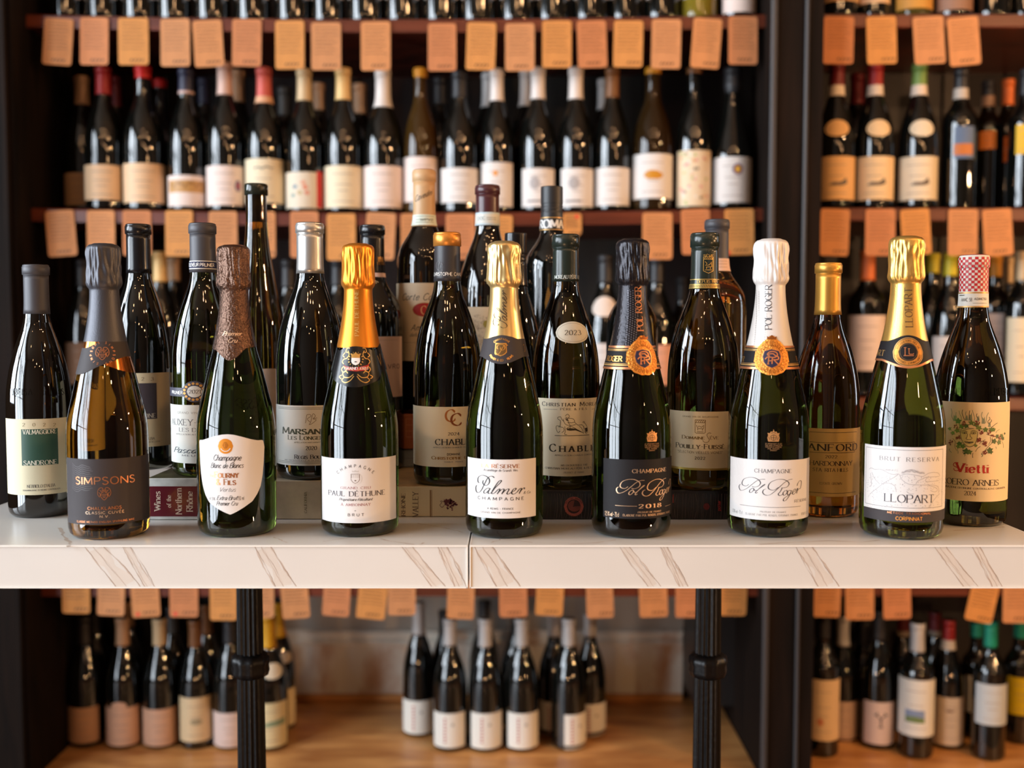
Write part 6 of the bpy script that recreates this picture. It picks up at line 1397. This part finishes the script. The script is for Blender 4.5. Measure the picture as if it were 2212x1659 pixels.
b = low('burg', 2050, 1338, 78, 'red', 1402, (2018, 2090, 1508, 1611, (206, 186, 162)), 'red-capped bottle with moustache-like mark on its label', 1621, ring=((206, 190, 170), 20, 20)); b.fill(2052, 1534, [(-12, -3), (-6, 2), (0, -1), (6, 2), (12, -3), (8, 5), (-8, 5)], ink((120, 90, 80)), 2, 'mark'); b.done()
b = low('bord', 2141, 1340, 80, 'teal', 1398, (2107, 2183, 1480, 1568, (196, 200, 200)), 'teal-capped bottle with pale grey label, lowest shelf', 1646); b.done()
b = low('bord', 2110, 1345, 70, 'teal', 1376, (2086, 2120, 1461, 1540, (206, 206, 200)), 'darker teal-capped bottle half behind the pale grey label', 1600); b.done()
b = low('bord', 2205, 1340, 78, 'teal', 1378, (2178, 2240, 1465, 1546, (206, 180, 20)), 'bottle with yellow label at the frame edge, lowest shelf', 1610); b.done()
for (cx, cap, txt) in ((1952, 'dred', 'rear dark-red-capped bottle left of the landscape picture label'), (2020, 'dred', 'rear dark-red-capped bottle right of the landscape picture label')):
    b = low('burg', cx, 1322, 72, cap, 1372, None, txt, 1585, ring=((160, 140, 120), 10, 10)); b.done()

# ================================================================ kraft price cards on the shelf edges
KRAFT = [mat('kraft_%d' % i, c, rough=.75, bump=.05, bscale=400, var=.08, vscale=60) for i, c in enumerate(((206, 138, 84), (204, 140, 90), (210, 142, 74), (200, 128, 80)))]
M_PEN = ink((98, 58, 30)); M_PEN2 = ink((60, 40, 28))
def card(x0, x1, y0, y1, tilt, label, red=False, k=0, group=None):
    Y = YF - .004
    cx, cy = (x0 + x1) / 2, (y0 + y1) / 2
    p = at(cx, cy, Y); s_ = Y / F; hw, hh = (x1 - x0) / 2 * s_, (y1 - y0) / 2 * s_
    t = empty('price_card', p, label, 'price card', group)
    t.rotation_euler = (math.radians(-1.5), math.radians(-tilt), math.radians(random.uniform(-3, 3)))
    pts = []
    rr = .006
    for (sx, sz, a0) in ((1, 1, 0), (-1, 1, 90), (-1, -1, 180), (1, -1, 270)):
        for i in range(5):
            a = math.radians(a0 + 22.5 * i); pts.append((sx * (hw - rr) + rr * math.cos(a), sz * (hh - rr) + rr * math.sin(a)))
    V = [(x, -.0003, z) for x, z in pts] + [(x, .0003, z) for x, z in pts]; n = len(pts)
    Fc = [tuple(range(n))[::-1], tuple(range(n, 2 * n))] + [(i, (i + 1) % n, n + (i + 1) % n, n + i) for i in range(n)]
    o = mesh('card', V, Fc, KRAFT[k % 4], t)
    q = []; rn = random.Random(int(x0) * 7 + int(y0))
    for j in range(9):
        z = hh * (.78 - j * .155); a, c_ = -hw * .75, hw * rn.uniform(.5, .8)
        if j == 8: continue
        pl = [(a + (c_ - a) * i / 14, z + rn.uniform(-.0009, .0009)) for i in range(15)]
        ribbon(pl, lambda a_, t_: .0012, q)
    finish(mesh('handwriting', [(p_[0], -.0005, p_[1]) for qq in q for p_ in qq], [(4 * i, 4 * i + 1, 4 * i + 2, 4 * i + 3) for i in range(len(q))], M_PEN, t), kind='stuff')
    q = []; xs = hw * rn.uniform(-.35, .1)
    for j in range(4):
        x = xs + j * .0075; ribbon([(x + .002 * math.cos(i), -hh * .80 + .0026 * math.sin(i * 1.3)) for i in range(6)], lambda a_, t_: .0017, q)
    mesh('handwritten_price', [(p_[0], -.0005, p_[1]) for qq in q for p_ in qq], [(4 * i, 4 * i + 1, 4 * i + 2, 4 * i + 3) for i in range(len(q))], M_PEN2, t)
    if red:
        rx, rz = red
        mesh('red_dot', [(rx * hw + .0045 * math.cos(i), -.0006, rz * hh + .0045 * math.sin(i)) for i in [x_ * PI / 6 for x_ in range(12)]], [tuple(range(12))], ink((226, 70, 50)), t)
rows = [
 ('main top shelf', [(94, 156, 41, 139, -4), (173, 234, 39, 139, -1), (256, 320, 40, 139, 0), (347, 410, 42, 142, 0), (419, 481, 45, 143, 3), (502, 564, 43, 142, -1), (595, 657, 46, 148, 0), (673, 736, 50, 150, 0), (780, 843, 48, 151, 0), (925, 985, 52, 152, 0), (1008, 1070, 50, 150, -2), (1092, 1154, 52, 152, 0), (1172, 1234, 46, 145, 0), (1248, 1310, 46, 145, 2), (1326, 1388, 46, 144, -1), (1408, 1470, 43, 147, -1), (1495, 1556, 41, 146, -4), (1574, 1636, 37, 138, 0)]),
 ('main middle shelf', [(101, 163, 455, 553, 4), (188, 248, 455, 552, 0), (266, 326, 455, 552, 0), (357, 417, 455, 553, 0), (452, 512, 457, 553, 0), (560, 595, 458, 556, 0), (627, 688, 457, 556, 0), (706, 768, 462, 562, 0), (790, 853, 460, 560, -3), (866, 900, 462, 560, 0), (963, 1026, 462, 560, 0), (1060, 1106, 465, 558, -2), (1216, 1256, 461, 508, 0), (1388, 1452, 460, 560, 0), (1472, 1534, 452, 549, 2), (1566, 1628, 452, 550, 1)]),
 ('lowest row below table', [(133, 195, 1230, 1326, 0), (210, 270, 1232, 1331, -2), (283, 344, 1236, 1334, 3), (366, 428, 1236, 1334, 0), (453, 512, 1242, 1341, 0), (536, 592, 1238, 1336, 0), (607, 667, 1240, 1337, 4), (698, 757, 1236, 1332, -4), (773, 836, 1240, 1338, -6), (838, 898, 1232, 1330, 0), (966, 1025, 1240, 1338, -2), (1078, 1139, 1236, 1334, 1), (1158, 1218, 1234, 1331, -3), (1266, 1325, 1238, 1336, 2), (1380, 1442, 1236, 1334, 2), (1459, 1520, 1236, 1335, 0), (1554, 1614, 1234, 1331, -2)]),
 ('top shelf of the right bay', [(1780, 1843, 37, 137, -1), (1873, 1936, 37, 137, 2), (1974, 2040, 37, 137, 4), (2050, 2115, 38, 140, 5)]),
 ('middle shelf of the right bay', [(1772, 1834, 452, 552, -2), (1870, 1933, 452, 552, 0), (1947, 2010, 452, 550, 4), (2048, 2112, 452, 552, 0), (2124, 2187, 452, 552, 4)]),
 ('lowest right-bay row', [(1758, 1817, 1236, 1334, -2), (1826, 1888, 1242, 1340, 1), (1907, 1968, 1240, 1338, 2), (2092, 2153, 1248, 1345, -12), (2166, 2228, 1246, 1347, 0)])]
for ri, (rn_, L) in enumerate(rows):
    for i, (x0, x1, y0, y1, tl) in enumerate(L):
        red = {('main middle shelf', 12): (.5, .7), ('lowest row below table', 2): (-.6, -.85), ('lowest row below table', 3): (-.6, -.85), ('main middle shelf', 15): (-.75, -.9)}.get((rn_, i))
        card(x0, x1, y0, y1, tl, 'kraft card%s, %s from the left on the %s' % (' with a red dot' if red else (' tilted' if abs(tl) > 2 else ''), ordn[i], rn_), red, (i * 7 + ri) % 4 if i != 12 else 2, 'kraft price cards on the shelf edges')
